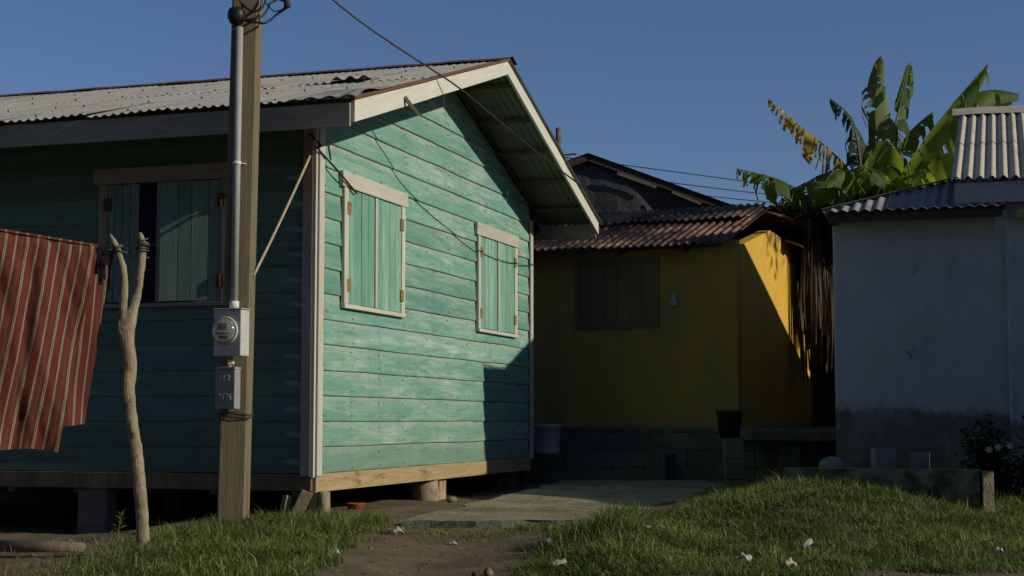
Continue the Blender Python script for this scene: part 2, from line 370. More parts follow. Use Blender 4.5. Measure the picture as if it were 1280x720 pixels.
# ------------------------------------------------------------------ mesh helper
class MB:
    def __init__(s):
        s.v, s.f, s.uv, s.mi, s.bv, s.ev, s.gv = [], [], [], [], [], [], []
    def vert(s, p, bv=0.0, ev=0.0, gv=0.0):
        s.v.append(tuple(p)); s.bv.append(bv); s.ev.append(ev); s.gv.append(gv)
        return len(s.v) - 1
    def face(s, idx, uv=None, mi=0):
        s.f.append(tuple(idx)); s.mi.append(mi)
        s.uv.append(uv if uv else [(0, 0)] * len(idx))
    def box(s, lo, hi, mi=0, along=None, mat=None, jit=0.0, bv=None):
        """axis box; uv u runs along its longest side; mat = optional transform"""
        lo, hi = Vector(lo), Vector(hi)
        d = hi - lo
        ax = max(range(3), key=lambda i: d[i]) if along is None else along
        ou, ov = random.uniform(0, 40), random.uniform(0, 40)
        b = random.random() if bv is None else bv
        idx = []
        for i in range(8):
            p = Vector((hi.x if i & 1 else lo.x, hi.y if i & 2 else lo.y, hi.z if i & 4 else lo.z))
            p += Vector([random.uniform(-jit, jit) for _ in range(3)])
            q = mat @ p if mat is not None else p
            idx.append((s.vert(q, b, 0.3), p))
        o = [a for a in range(3) if a != ax]
        for q in ((0, 2, 3, 1), (4, 5, 7, 6), (0, 1, 5, 4), (2, 6, 7, 3), (0, 4, 6, 2), (1, 3, 7, 5)):
            ps = [idx[i][1] for i in q]
            fl = [max(p[a] for p in ps) - min(p[a] for p in ps) for a in range(3)]
            oo = o[0] if fl[o[0]] > fl[o[1]] else o[1]
            uv = [(ou + p[ax], ov + p[oo]) for p in ps]
            s.face([idx[i][0] for i in q], uv, mi)
    def bar(s, a, b, w, h, up=(0, 0, 1), mi=0, jit=0.0):
        """square bar between two points"""
        a, b = Vector(a), Vector(b)
        z = (b - a); L = z.length; z.normalize()
        x = Vector(up).cross(z)
        if x.length < 1e-4: x = Vector((1, 0, 0)).cross(z)
        x.normalize(); y = z.cross(x)
        mt = Matrix.Translation(a) @ Matrix((x, y, z)).transposed().to_4x4()
        s.box((-w / 2, -h / 2, 0), (w / 2, h / 2, L), mi, 2, mt, jit)
    def tube(s, pts, rad, n=8, mi=0, cap=True, wob=0.0, gv=0.0):
        pts = [Vector(p) for p in pts]
        if not hasattr(rad, '__len__'): rad = [rad] * len(pts)
        rings = []
        px = None
        L = 0
        for i, p in enumerate(pts):
            t = (pts[min(i + 1, len(pts) - 1)] - pts[max(i - 1, 0)])
            if t.length < 1e-9: t = Vector((0, 0, 1))
            t.normalize()
            if px is None:
                px = t.orthogonal().normalized()
            else:
                px = (px - t * px.dot(t)).normalized()
            py = t.cross(px)
            if i: L += (p - pts[i - 1]).length
            ring = []
            for k in range(n):
                a = 2 * PI * k / n
                r = rad[i] * (1 + (mnoise.noise(p * 9 + Vector((math.cos(a), math.sin(a), 3)) * 1.3) * wob if wob else 0))
                ring.append(s.vert(p + px * (math.cos(a) * r) + py * (math.sin(a) * r), 0.3, 0.3, gv))
            rings.append((ring, L))
        for (r0, l0), (r1, l1) in zip(rings, rings[1:]):
            for k in range(n):
                k2 = (k + 1) % n
                s.face((r0[k], r0[k2], r1[k2], r1[k]), [(l0, k / n), (l0, (k + 1) / n), (l1, (k + 1) / n), (l1, k / n)], mi)
        if cap:
            s.face(rings[0][0][::-1], None, mi); s.face(rings[-1][0], None, mi)
    def lathe(s, prof, n=20, c=(0, 0, 0), mi=0, ax='z'):
        rings = []
        for r, h in prof:
            ring = []
            for k in range(n):
                a = 2 * PI * k / n
                p = (r * math.cos(a), r * math.sin(a), h)
                if ax == 'y': p = (p[0], p[2], p[1])
                ring.append(s.vert(Vector(c) + Vector(p)))
            rings.append(ring)
        for r0, r1 in zip(rings, rings[1:]):
            for k in range(n):
                k2 = (k + 1) % n
                s.face((r0[k], r0[k2], r1[k2], r1[k]), None, mi)
        s.face(rings[0][::-1], None, mi); s.face(rings[-1], None, mi)
    def grid(s, fn, nu, nv, mi=0, uvf=None, gv=None, flip=False):
        base = len(s.v)
        for j in range(nv + 1):
            for i in range(nu + 1):
                s.vert(fn(i / nu, j / nv), 0.3, 0.3, gv(i / nu, j / nv) if gv else 0.0)
        for j in range(nv):
            for i in range(nu):
                a = base + j * (nu + 1) + i
                q = (a, a + 1, a + nu + 2, a + nu + 1)
                uv = [(i / nu, j / nv), ((i + 1) / nu, j / nv), ((i + 1) / nu, (j + 1) / nv), (i / nu, (j + 1) / nv)]
                if uvf: uv = [uvf(*t) for t in uv]
                if flip: q, uv = q[::-1], uv[::-1]
                s.face(q, uv, mi)
    def build(s, name, mats, parent=None, smooth=False, bevel=0.0):
        me = bpy.data.meshes.new(name)
        me.from_pydata(s.v, [], s.f)
        ul = me.uv_layers.new(name='UVMap')
        flat = [c for u in s.uv for p in u for c in p]
        ul.data.foreach_set('uv', flat)
        for nm, arr in (('bv', s.bv), ('ev', s.ev), ('gv', s.gv)):
            at_ = me.attributes.new(nm, 'FLOAT', 'POINT')
            at_.data.foreach_set('value', arr)
        for m in (mats if isinstance(mats, (list, tuple)) else [mats]):
            me.materials.append(m)
        me.polygons.foreach_set('material_index', s.mi)
        if smooth:
            me.polygons.foreach_set('use_smooth', [True] * len(s.f))
        me.update()
        o = bpy.data.objects.new(name, me)
        COL.objects.link(o)
        if parent: o.parent = parent
        if bevel:
            b = o.modifiers.new('bevel', 'BEVEL')
            b.width = bevel; b.segments = 2; b.limit_method = 'ANGLE'
        return o

def tag(o, label, cat, group=None):
    o['label'] = label; o['category'] = cat
    if 'kind' not in o: o['kind'] = 'thing'
    if group: o['group'] = group
    return o

def thing(name, label, cat, loc=(0, 0, 0), rz=0.0, group=None):
    o = bpy.data.objects.new(name, None)
    COL.objects.link(o)
    o.location = loc; o.rotation_euler = (0, 0, rz)
    o.empty_display_size = 0.2
    return tag(o, label, cat, group)

def settle(o, loc):
    """move a mesh object's origin to loc, keeping its shape in place"""
    loc = Vector(loc)
    o.data.transform(Matrix.Translation(-loc))
    o.location = loc
    return o

def ss(x, a, b):
    t = max(0.0, min(1.0, (x - a) / (b - a)))
    return t * t * (3 - 2 * t)

# ------------------------------------------------------------------ ground
def gh(x, y):
    z = 0.0
    z -= 0.17 * ss(-x, 1.9, 3.6) * (0.35 + 0.65 * ss(y, 9.0, 12.0))
    # grassy mound on the right
    z += 0.275 * math.exp(-((x - 2.20) / (0.98 if x < 2.2 else 0.86)) ** 2 * 0.9 - ((y - 10.7) / (1.35 if y < 10.7 else 2.2)) ** 2 * 0.8)
    z += 0.07 * ss(x, 1.2, 2.2) * ss(y, 11.4, 12.6)
    z -= 0.03 * ss(x, 2.9, 3.8) * (1 - ss(y, 12.0, 13.0))
    z += 0.07 * math.exp(-((x - 0.62) / 0.33) ** 2 - ((y - 9.2) / 1.0) ** 2)
    z += 0.03 * math.exp(-((x + 1.55) / 0.6) ** 2 - ((y - 10.6) / 1.1) ** 2)
    # worn path
    pc = -0.42 + 0.03 * (y - 8)
    z -= 0.035 * math.exp(-((x - pc) / 0.36) ** 2) * (1 - ss(y, 9.8, 10.8))
    if y < 26 and -9 < x < 10:
        z += 0.020 * mnoise.noise(Vector((x * 1.3, y * 1.3, 0.0))) + 0.010 * mnoise.noise(Vector((x * 4.1, y * 4.1, 2.0))) + 0.007 * mnoise.noise(Vector((x * 9, y * 9, 5.0)))
    return z

def on_slab(x, y):
    p = to1(Vector((x, y, 0)))
    return 10.85 < y and -0.8 < x - (y - 10.9) * 0.20 and x < 1.15 + (y - 10.9) * 0.12

def grass_amount(x, y):
    """(density 0..1, blade length)"""
    nz = 0.5 + 0.5 * mnoise.noise(Vector((x * 1.9, y * 1.9, 9)))
    n2 = 0.5 + 0.5 * mnoise.noise(Vector((x * 5.2, y * 5.2, 4)))
    n3 = 0.5 + 0.5 * mnoise.noise(Vector((x * 3.3, y * 3.3, 14)))
    wob = 0.16 * mnoise.noise(Vector((x * 2.6, y * 2.6, 1)))
    d, L = 0.0, 0.06
    edge = 0.02 + 0.16 * (y - 8.0) + wob
    if y > 10.8: edge = max(edge, 1.02 + 0.20 * (y - 10.8) + wob * 0.5)
    if x > edge and y < 13.6:
        d = ss(x, edge, edge + 0.18) * (0.72 + 0.28 * n2)
        L = 0.040 + 0.035 * nz
        tuft = math.exp(-((x - edge - 0.32) / 0.26) ** 2) * ss(y, 7.7, 8.4) * (1 - ss(y, 10.3, 11.0))
        L += 0.11 * tuft * (0.5 + n2)
        # dirt road nibbling the right bottom corner
        rd = 7.52 + 0.10 * (x - 1.6) + wob * 0.5
        d *= ss(y, rd - 0.08, rd + 0.12)
        d *= 1 - 0.8 * ss(nz, 0.60, 0.78) * (1 - ss(y, 8.2, 10.0))
        d *= 0.45 + 0.55 * ss(n3, 0.30, 0.55)
        L *= 0.55 + 0.9 * n3
        if y > 11.2 and x > 2.0: L += 0.07 * ss(n2, 0.45, 0.75)
    lx = -0.87 + 0.015 * (y - 8) + wob * 0.9
    if x < lx and y < 12.1 + 0.1 * (-1.5 - x):
        a = ss(lx - x, 0.0, 0.2)
        left = ss(x, -2.55 + wob * 2, -1.75 + wob)
        near = ss(y, 7.0, 8.2)
        d = max(d, a * (0.05 + 0.95 * left * (0.42 + 0.58 * ss(n3, 0.3, 0.6))) * near)
        L = 0.036 + 0.034 * nz + 0.11 * math.exp(-((x + 1.08) / 0.20) ** 2 - ((y - 10.2) / 0.7) ** 2) * (0.35 + n2) + 0.04 * math.exp(-((x + 1.7) / 0.5) ** 2 - ((y - 9.8) / 1.0) ** 2) * (0.4 + n2) + 0.025 * left
        d *= 1 - 0.75 * ss(y, 11.2, 11.7)
        if y > 11.4 and x < -2.0: d *= 0.25
    if -1.0 < x < 0.6 and 9.7 < y < 10.86:
        d = max(d, 0.55 * ss(y, 9.9 + wob, 10.6) * ss(nz, 0.3, 0.6)); L = 0.045
    if on_slab(x, y) and y > 10.85 and x < edge: d = 0.0
    q = to1(Vector((x, y, 0)))
    if -7 < q.x < 0.02 and 0.1 < q.y < 5.7: d *= 0.1
    return d, L

def axis_vals(dense, far):
    a = list(np.arange(dense[0], dense[1] + 1e-6, dense[2]))
    lo, hi = [], []
    v, st = dense[0], dense[2]
    while v > far[0]:
        st *= 1.35; v -= st; lo.append(v)
    v, st = dense[1], dense[2]
    while v < far[1]:
        st *= 1.35; v += st; hi.append(v)
    return lo[::-1] + a + hi

xs = axis_vals((-5.2, 6.4, 0.065), (-700, 700))
ys = axis_vals((6.6, 15.0, 0.065), (-60, 1500))
gb = MB()
for yy in ys:
    for xx in xs:
        gb.vert((xx, yy, gh(xx, yy)))
nx = len(xs)
for j in range(len(ys) - 1):
    for i in range(nx - 1):
        a = j * nx + i
        gb.face((a, a + 1, a + nx + 1, a + nx))
ground = gb.build('ground', M['earth'], None, True)
ga = ground.data.attributes.new('gm', 'FLOAT', 'POINT')
gm = []
for yy in ys:
    for xx in xs:
        if -6 < xx < 7 and 6 < yy < 15: gm.append(min(1.0, grass_amount(xx, yy)[0] * 1.3))
        else: gm.append(0.3)
ga.data.foreach_set('value', gm)
ground['kind'] = 'structure'

# worn concrete slab between the houses
sb = MB()
def slab_pt(u, v):
    v = v * v * 0.6 + v * 0.4
    y = 10.92 + v * 6.6
    x0 = -0.76 + (y - 10.9) * 0.205
    x1 = 1.75 + (y - 10.9) * 0.30
    x = x0 + (x1 - x0) * u
    e = min(u, 1 - u, v * 2)
    ed = 0.09 * mnoise.noise(Vector((x * 2.2, y * 2.2, 0))) + 0.035 * mnoise.noise(Vector((x * 9, y * 9, 0)))
    if v == 0: y += ed * 0.8
    if u == 0: x += ed
    if u == 1: x += ed
    return x, y, 0.052 + 0.006 * mnoise.noise(Vector((x * 3, y * 3, 0))) + 0.004 * mnoise.noise(Vector((x * 11, y * 11, 3))) + 0.02 * (y - 10.9) / 6
sb.grid(lambda u, v: slab_pt(u, v), 40, 120)
b0 = len(sb.v)
for i in range(41):
    x, y, z = slab_pt(i / 40, 0)
    sb.vert((x, y, z)); sb.vert((x, y - 0.01, -0.08))
for i in range(40):
    a = b0 + 2 * i
    sb.face((a + 1, a + 3, a + 2, a), None, 1)
b0 = len(sb.v)
for i in range(121):
    x, y, z = slab_pt(0, i / 120)
    sb.vert((x, y, z)); sb.vert((x - 0.01, y, -0.08))
for i in range(120):
    a = b0 + 2 * i
    sb.face((a, a + 2, a + 3, a + 1), None, 1)
slab = sb.build('path', [M['slab'], M['plinth']], None, False)  # second slot darkens the edge faces, standing for undercut shade
slab['kind'] = 'structure'

# ------------------------------------------------------------------ grass (stuff)
def make_grass():
    cand = 400000
    x = RNG.uniform(-4.4, 6.0, cand); y = 7.0 + (RNG.uniform(0, 1, cand) ** 1.25) * 6.6
    P, Ls = [], []
    u = RNG.uniform(0, 1, cand)
    for i in range(cand):
        if x[i] > 0.42 * y[i] + 0.6 or x[i] < -0.40 * y[i] - 0.3: continue
        d, L = grass_amount(x[i], y[i])
        if u[i] < d:
            P.append((x[i], y[i], gh(x[i], y[i]))); Ls.append(L)
    P = np.array(P); n = len(P)
    Ls = np.array(Ls) * RNG.uniform(0.45, 1.5, n)
    Ls *= np.array([0.72 + 0.75 * max(0.0, 0.5 + 0.9 * mnoise.noise(Vector((p[0] * 9, p[1] * 9, 70)))) for p in P])
    tall = RNG.uniform(0, 1, n) < 0.012
    Ls[tall] *= 1.7
    Ls = np.minimum(Ls * 0.76, 0.20)
    ang = RNG.uniform(0, 2 * PI, n)
    lean = RNG.uniform(0.15, 1.45, n)
    wid = (0.0018 + 0.0012 * RNG.uniform(0, 1, n)) * (1 + Ls * 3)
    fa = RNG.uniform(0, 2 * PI, n)
    dx, dy = np.cos(ang), np.sin(ang)
    sx, sy = np.cos(fa), np.sin(fa)
    V = np.zeros((n, 5, 3))
    for k, (t, w) in enumerate(((0, 1), (0, -1), (0.55, 0.8), (0.55, -0.8), (1.0, 0))):
        b = lean * t * t * Ls
        V[:, k, 0] = P[:, 0] + dx * b + sx * wid * w
        V[:, k, 1] = P[:, 1] + dy * b + sy * wid * w
        V[:, k, 2] = P[:, 2] - 0.006 + Ls * t * (1 - 0.32 * lean * t)
    base = (np.arange(n) * 5)[:, None]
    quads = base + np.array([0, 1, 3, 2]); tris = base + np.array([2, 3, 4])
    me = bpy.data.meshes.new('grass')
    me.vertices.add(n * 5); me.vertices.foreach_set('co', V.reshape(-1))
    loops = np.concatenate([quads, tris], axis=1).reshape(-1)
    me.loops.add(len(loops)); me.loops.foreach_set('vertex_index', loops.astype(np.int32))
    starts = np.stack([np.arange(n) * 7, np.arange(n) * 7 + 4], axis=1).reshape(-1)
    me.polygons.add(n * 2); me.polygons.foreach_set('loop_start', starts.astype(np.int32))
    me.update(calc_edges=True)
    patch = np.array([0.5 + 0.5 * mnoise.noise(Vector((p[0] * 1.4, p[1] * 1.4, 30))) + 0.3 * mnoise.noise(Vector((p[0] * 6, p[1] * 6, 40))) for p in P])
    g = np.clip(RNG.uniform(0.0, 0.55, n) + 0.75 * (patch - 0.5), 0, 0.86)
    dryp = np.array([0.5 + 0.5 * mnoise.noise(Vector((p[0] * 2.2, p[1] * 2.2, 60))) for p in P])
    g[RNG.uniform(0, 1, n) < 0.02 + 0.20 * np.clip((dryp - 0.58) * 3, 0, 1)] = 1.0
    gv = np.repeat(g, 5).reshape(n, 5)
    gv[:, :2] *= 0.6
    a = me.attributes.new('gv', 'FLOAT', 'POINT'); a.data.foreach_set('value', gv.reshape(-1))
    me.materials.append(M['grass'])
    o = bpy.data.objects.new('grass', me); COL.objects.link(o)
    o['kind'] = 'stuff'
    tag(o, 'short wild grass covering the mound and the verge in front of the houses', 'grass')
make_grass()

def scatter_leaves():
    mb = MB(); dr = MB(); rs = random.Random(77)
    k = 0
    while k < 420:
        x, y = rs.uniform(-2.6, 4.2), rs.uniform(7.4, 12.0)
        d, L = grass_amount(x, y)
        if d < 0.3 or abs(x) > 0.36 * y: continue
        p = Vector((x, y, gh(x, y) + L * 0.35)); a0 = rs.uniform(0, 6.28)
        for q in range(rs.choice((3, 4, 5))):
            a = a0 + q * 1.5
            leafq(mb, p, Vector((math.cos(a), math.sin(a), rs.uniform(0.1, 0.7))), rs.uniform(0.025, 0.055), rs.uniform(0.014, 0.028), rs.random())
        k += 1
    o = mb.build('ground_weeds', M['herb']); o['kind'] = 'stuff'; tag(o, 'small broad leaved weeds growing among the grass', 'weeds')
    for k in range(700):
        x, y = rs.uniform(-3.4, 1.6), rs.uniform(7.4, 13.5)
        if grass_amount(x, y)[0] > 0.6 or abs(x) > 0.36 * y: continue
        z = gh(x, y) + 0.006
        if on_slab(x, y): z = 0.066 + 0.02 * (y - 10.9) / 6
        a = rs.uniform(0, 6.28)
        leafq(dr, Vector((x, y, z)), Vector((math.cos(a), math.sin(a), rs.uniform(-0.05, 0.25))), rs.uniform(0.015, 0.06), rs.uniform(0.004, 0.018), rs.random())
    o = dr.build('fallen_leaves', M['deadlitter']); o['kind'] = 'stuff'; tag(o, 'dry leaf and straw litter on the dirt and the slab', 'leaf litter')
def leafq(mb, p, d, L, w, gv):
    d = d.normalized(); sd = d.cross(Vector((0, 0, 1))); sd.normalize(); nn = sd.cross(d)
    a = mb.vert(p, gv=gv); b = mb.vert(p + d * L * .5 + sd * w / 2 + nn * L * .08, gv=gv); c = mb.vert(p + d * L, gv=gv); e = mb.vert(p + d * L * .5 - sd * w / 2 + nn * L * .08, gv=gv)
    mb.face((a, b, c)); mb.face((a, c, e))
M['deadlitter'] = leafy('dead_litter', (0.09, 0.06, 0.035), (0.30, 0.23, 0.13), None, 0.1)
scatter_leaves()

# loose grit and pebbles on the bare ground
pb = MB()
def pebble(mb, p, r, mi=0):
    c = Vector(p)
    sd = random.uniform(0, 99)
    fl = random.uniform(0.5, 0.85)
    b = len(mb.v)
    rows, cols = 4, 7
    for j in range(rows + 1):
        th = PI * j / rows
        for i in range(cols):
            ph = 2 * PI * i / cols
            d = Vector((math.sin(th) * math.cos(ph), math.sin(th) * math.sin(ph), math.cos(th)))
            rr = r * (1 + 0.4 * mnoise.noise(d * 1.7 + Vector((sd, 0, 0))))
            mb.vert(c + Vector((d.x * rr, d.y * rr, d.z * rr * fl)))
    for j in range(rows):
        for i in range(cols):
            a = b + j * cols + i; a2 = b + j * cols + (i + 1) % cols
            mb.face((a, a + cols, a2 + cols, a2), None, mi)
n = 0
while n < 520:
    y = random.uniform(7.2, 11.2); x = random.uniform(-3.6, 0.6)
    if random.random() < 0.25: x, y = random.uniform(1.2, 4.0), random.uniform(7.2, 7.7)
    if grass_amount(x, y)[0] > 0.3 or on_slab(x, y): continue
    pebble(pb, (x, y, gh(x, y) + 0.002), random.choice((0.003, 0.004, 0.005, 0.006, 0.010)))
    n += 1
gr = pb.build('gravel', M['stone'], None, True)
gr['kind'] = 'stuff'
tag(gr, 'loose grit and pebbles on the bare dirt path', 'gravel')

# ------------------------------------------------------------------ corrugated sheets
def corr_slope(mb, x0, x1, e0, e1, rows=2, pitch=0.076, amp=0.009, seg=8, sheet=0.76, ragged=0.02, lift=0.0, mi=0, clip=None, seed=1):
    """corrugated roof slope: x along the eave; e0=(y,z) at the eave, e1=(y,z) at the ridge"""
    rs = random.Random(seed)
    E0, E1 = Vector((0, *e0)), Vector((0, *e1))
    up = (E1 - E0); L = up.length; up.normalize()
    nrm = Vector((1, 0, 0)).cross(up)
    if nrm.z < 0: nrm = -nrm
    ns = max(1, round(abs(x1 - x0) / sheet))
    for r in range(rows):
        t0 = L * r / rows - (0.10 if r else 0)
        t1 = L * (r + 1) / rows
        for k in range(ns):
            xa = x0 + (x1 - x0) * k / ns; xb = x0 + (x1 - x0) * (k + 1) / ns
            if k: xa -= 0.02
            s0 = t0 + rs.uniform(-ragged, ragged); tilt = rs.uniform(-ragged, ragged) * 0.8
            off = 0.0045 * (k % 2) + 0.006 * (r % 2) + lift + rs.uniform(0, 0.003)
            nu = max(seg, int((xb - xa) / pitch * seg)); nv = 5
            bend = rs.uniform(0.0, 0.012)
            def fn(u, v, xa=xa, xb=xb, s0=s0, t1=t1, off=off, tilt=tilt, bend=bend):
                x = xa + (xb - xa) * u
                t = s0 + tilt * u + (t1 - s0 - tilt * u) * v
                w = amp * math.sin(2 * PI * x / pitch) + off + bend * (1 - v) ** 3 * math.sin(u * 3.1 + xa)
                p = E0 + up * t + nrm * w
                p.x = x
                return p if clip is None else clip(p)
            mb.grid(fn, nu, nv, mi)

# ------------------------------------------------------------------ teal house
house = thing('wooden_house', 'turquoise clapboard house on short posts with grey corrugated gable roof and cream trim', 'house', C0, -PH)
ZB = 0.337      # lower edge of the siding
WD, LN = 5.66, 6.9
RIDGE_Y = 2.83
EY0, EZ0 = -0.80, 3.03     # front eave line (underside of the sheets)
EY1, EZ1 = 6.25, 2.985
RZ = 4.115
OV = 0.66
def under(y):
    if y <= RIDGE_Y: return EZ0 + (RZ - EZ0) * (y - EY0) / (RIDGE_Y - EY0)
    return EZ1 + (RZ - EZ1) * (EY1 - y) / (EY1 - RIDGE_Y)

def boards(mb, origin, du, nrm, length, z0, z1, bh=0.2, clip_top=None, lip=0.020, joints=0.12):
    """lapped planks: du = direction along, nrm = outward; clip_top(z)->(umin,umax)"""
    k = 0
    z = z0
    while z < z1 - 0.005:
        zt = min(z + bh, z1)
        spans = [(0.0, length)]
        if clip_top:
            lo, hi = clip_top(z)
            if hi - lo < 0.05: break
            spans = [(lo, hi)]
        if random.random() < joints:
            a, b = spans[0]
            c = random.uniform(a + 0.25 * (b - a), b - 0.25 * (b - a))
            spans = [(a, c - 0.002), (c + 0.002, b)]
        for a, b in spans:
            ou, ov, bvv = random.uniform(0, 60), random.uniform(0, 60), random.random()
            n = max(2, int((b - a) / 0.12))
            sd = random.uniform(0, 50)
            tilt = random.uniform(-0.003, 0.003)
            base = len(mb.v)
            for i in range(n + 1):
                t = i / n
                u0 = a + (b - a) * t
                if clip_top:
                    l2, h2 = clip_top(zt)
                    aa = a if a > spans[0][0] else (l2 if l2 > a else a)
                    bb = b if b < spans[-1][1] else (h2 if h2 < b else b)
                    u1 = aa + (bb - aa) * t if h2 > l2 else 0.5 * (l2 + h2)
                else: u1 = u0
                wv = 0.006 * mnoise.noise(Vector((u0 * 1.4 + sd, z, 0))) + 0.003 * mnoise.noise(Vector((u0 * 7 + sd, z, 4)))
                wo = 0.004 * mnoise.noise(Vector((u0 * 0.9 + sd, z, 7)))
                zb = z + wv + tilt * (t - 0.5)
                o0 = Vector(origin) + Vector(du) * u0; o1 = Vector(origin) + Vector(du) * u1
                nn = Vector(nrm)
                for (o, zz, dd, e, vv) in ((o1, zt + 0.012, 0.002, 1.0, zt - z + 0.012), (o0, zb + 0.006, lip + wo, 0.05, 0.006), (o0, zb, lip - 0.003 + wo, 0.0, 0.0), (o0, zb, 0.001, 0.0, -0.02)):
                    p = o + nn * dd; p.z = zz
                    mb.vert(p, bvv, e)
            uvx = [random.uniform(0, 1)]
            for i in range(n):
                r0, r1 = base + 4 * i, base + 4 * (i + 1)
                ua, ub = ou + (a + (b - a) * i / n), ou + (a + (b - a) * (i + 1) / n)
                hs = (zt - z + 0.012, 0.006, 0.0, -0.02)
                for q in range(3):
                    uv = [(ua, ov + hs[q]), (ua, ov + hs[q + 1]), (ub, ov + hs[q + 1]), (ub, ov + hs[q])]
                    mb.face((r0 + q, r0 + q + 1, r1 + q + 1, r1 + q), uv)
        z += bh
        k += 1

# walls
def gable_clip(z):
    zz = z + 0.07
    lo, hi = 0.0, WD
    if zz > under(0): lo = EY0 + (zz - EZ0) / (RZ - EZ0) * (RIDGE_Y - EY0)
    if zz > under(WD): hi = EY1 - (zz - EZ1) / (RZ - EZ1) * (EY1 - RIDGE_Y)
    return lo, hi
mb = MB(); boards(mb, (0, 0, 0), (0, 1, 0), (1, 0, 0), WD, ZB, 4.06, clip_top=gable_clip, joints=0.06)
z_ = ZB
while z_ < 3.9:
    lo_, hi_ = gable_clip(z_)
    y_ = 0.14
    while y_ < hi_ - 0.05:
        if y_ > lo_ + 0.05:
            for dz in (0.035, 0.15):
                if random.random() < 0.8:
                    c_ = Vector((0.026 - dz * 0.09, y_ + random.uniform(-0.015, 0.015), z_ + dz + random.uniform(-0.01, 0.01)))
                    mb.tube([c_ - Vector((0.008, 0, 0)), c_ + Vector((0.0015, 0, 0))], random.uniform(0.004, 0.0065), 6, mi=1)
        y_ += 0.565
    z_ += 0.2
gw = mb.build('wall', [M['teal'], M['rust']], house); gw['label'] = 'sunlit turquoise gable wall'
mb = MB(); boards(mb, (0, 0, 0), (-1, 0, 0), (0, -1, 0), LN, ZB, 3.14)
fwall = mb.build('wall', M['teal_shaded'], house); fwall['label'] = 'shaded turquoise front wall'
mb = MB(); boards(mb, (-LN, WD, 0), (1, 0, 0), (0, 1, 0), LN, ZB, 3.14)
mb.build('wall', M['teal_shaded'], house)
mb = MB(); boards(mb, (-LN, WD, 0), (0, -1, 0), (-1, 0, 0), WD, ZB, 4.06, clip_top=lambda z: (WD - gable_clip(z)[1], WD - gable_clip(z)[0]))
mb.build('wall', M['teal_shaded'], house)
mb = MB(); mb.box((-LN + 0.02, 0.02, 0.30), (-0.02, WD - 0.02, 0.34)); mb.box((-LN + 0.04, 0.03, 0.35), (-0.03, WD - 0.03, 2.98))
mb.build('floor', M['darkwood'], house)

# corner boards
mb = MB()
mb.box((-0.088, -0.046, ZB - 0.02), (-0.004, -0.022, 3.10))
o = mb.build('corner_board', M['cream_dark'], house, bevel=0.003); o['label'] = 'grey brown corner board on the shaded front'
mb = MB(); mb.box((-0.004, -0.044, ZB - 0.03), (0.026, -0.016, 3.05)); mb.box((0.022, -0.013, ZB - 0.02), (0.044, 0.080, 3.08))
mb.build('corner_board', M['cream'], house, bevel=0.003)
mb = MB(); mb.box((0.022, WD - 0.075, ZB - 0.02), (0.042, WD + 0.02, 2.98)); mb.build('corner_board', M['cream'], house, bevel=0.003)

# sills
mb = MB(); mb.box((-LN, -0.03, 0.205), (0.0, 0.06, 0.332)); o = mb.build('sill_beam', M['oldwood'], house, bevel=0.004)
mb = MB(); mb.box((-0.05, 0.0, 0.195), (0.030, WD - 0.05, 0.334)); o = mb.build('sill_beam', M['rawwood'], house, bevel=0.004); o['label'] = 'bare yellowish timber sill under the gable wall'
mb = MB()
for xx in np.arange(-LN + 0.4, -0.3, 0.62):
    mb.box((xx, 0.08, 0.16), (xx + 0.05, WD - 0.08, 0.29))
mb.build('floor_joists', M['oldwood'], house)

mb = MB(); mb.box((-LN, WD - 0.03, -0.4), (-0.05, WD - 0.005, 0.30)); mb.build('added_skirting', M['darkwood'], house)  # back boards added so the space under the house stays dark
# posts
def post(a, w, h, mat, name='post'):
    mb = MB(); z0 = -0.45
    mb.box((a[0] - w / 2, a[1] - h / 2, z0), (a[0] + w / 2, a[1] + h / 2, 0.20), 0, 2)
    return mb.build(name, mat, house, bevel=0.008)
post((-0.13, 0.10), 0.13, 0.13, M['bark'])
post((0.008, 0.035), 0.07, 0.09, M['rawwood'])
p1 = on1(121, 640, 'g', 0.12)
post((p1.x, 0.12), 0.26, 0.16, M['oldwood_grey'])
post((p1.x - 2.3, 0.12), 0.2, 0.2, M['oldwood_grey'])
for xx in (-0.2, -2.8, -5.4):
    post((xx, WD - 0.2), 0.18, 0.18, M['oldwood'])
    post((xx, WD / 2), 0.18, 0.18, M['oldwood'])
# stump and board at the gable
q = on1(532, 610, 'r', -0.10)
mb = MB(); mb.tube([(-0.10, q.y, -0.3), (-0.10, q.y, 0.05), (-0.10, q.y + 0.01, 0.19)], [0.135, 0.125, 0.115], 16, wob=0.12)
o = mb.build('stump_post', M['bark'], house, True); o['label'] = 'round log post under the gable sill'
q2 = on1(553, 604, 'r', -0.03)
mb = MB(); mb.box((-0.06, q2.y - 0.09, -0.2), (-0.025, q2.y + 0.09, 0.20), 0, 2); mb.build('post', M['rawwood'], house, bevel=0.004)
# leaning prop stub by the corner post
mb = MB(); mb.tube([(0.10, 0.02, -0.3), (0.09, 0.02, 0.12), (0.085, 0.03, 0.20)], [0.052, 0.05, 0.045], 10, wob=0.2)
mb.build('prop', M['bark'], house, True)
mb = MB(); mb.bar((-0.17, -0.06, -0.1), (-0.03, -0.02, 0.2), 0.03, 0.09); mb.bar((-0.24, -0.03, -0.12), (-0.21, 0.0, 0.17), 0.1, 0.05)
mb.build('brace', M['bark'], house, bevel=0.004)

# roof
mb = MB()
corr_slope(mb, -LN - 0.5, OV + 0.03, (EY0 - 0.06, EZ0 + 0.012), (RIDGE_Y, RZ + 0.014), rows=2, ragged=0.030, seed=3)
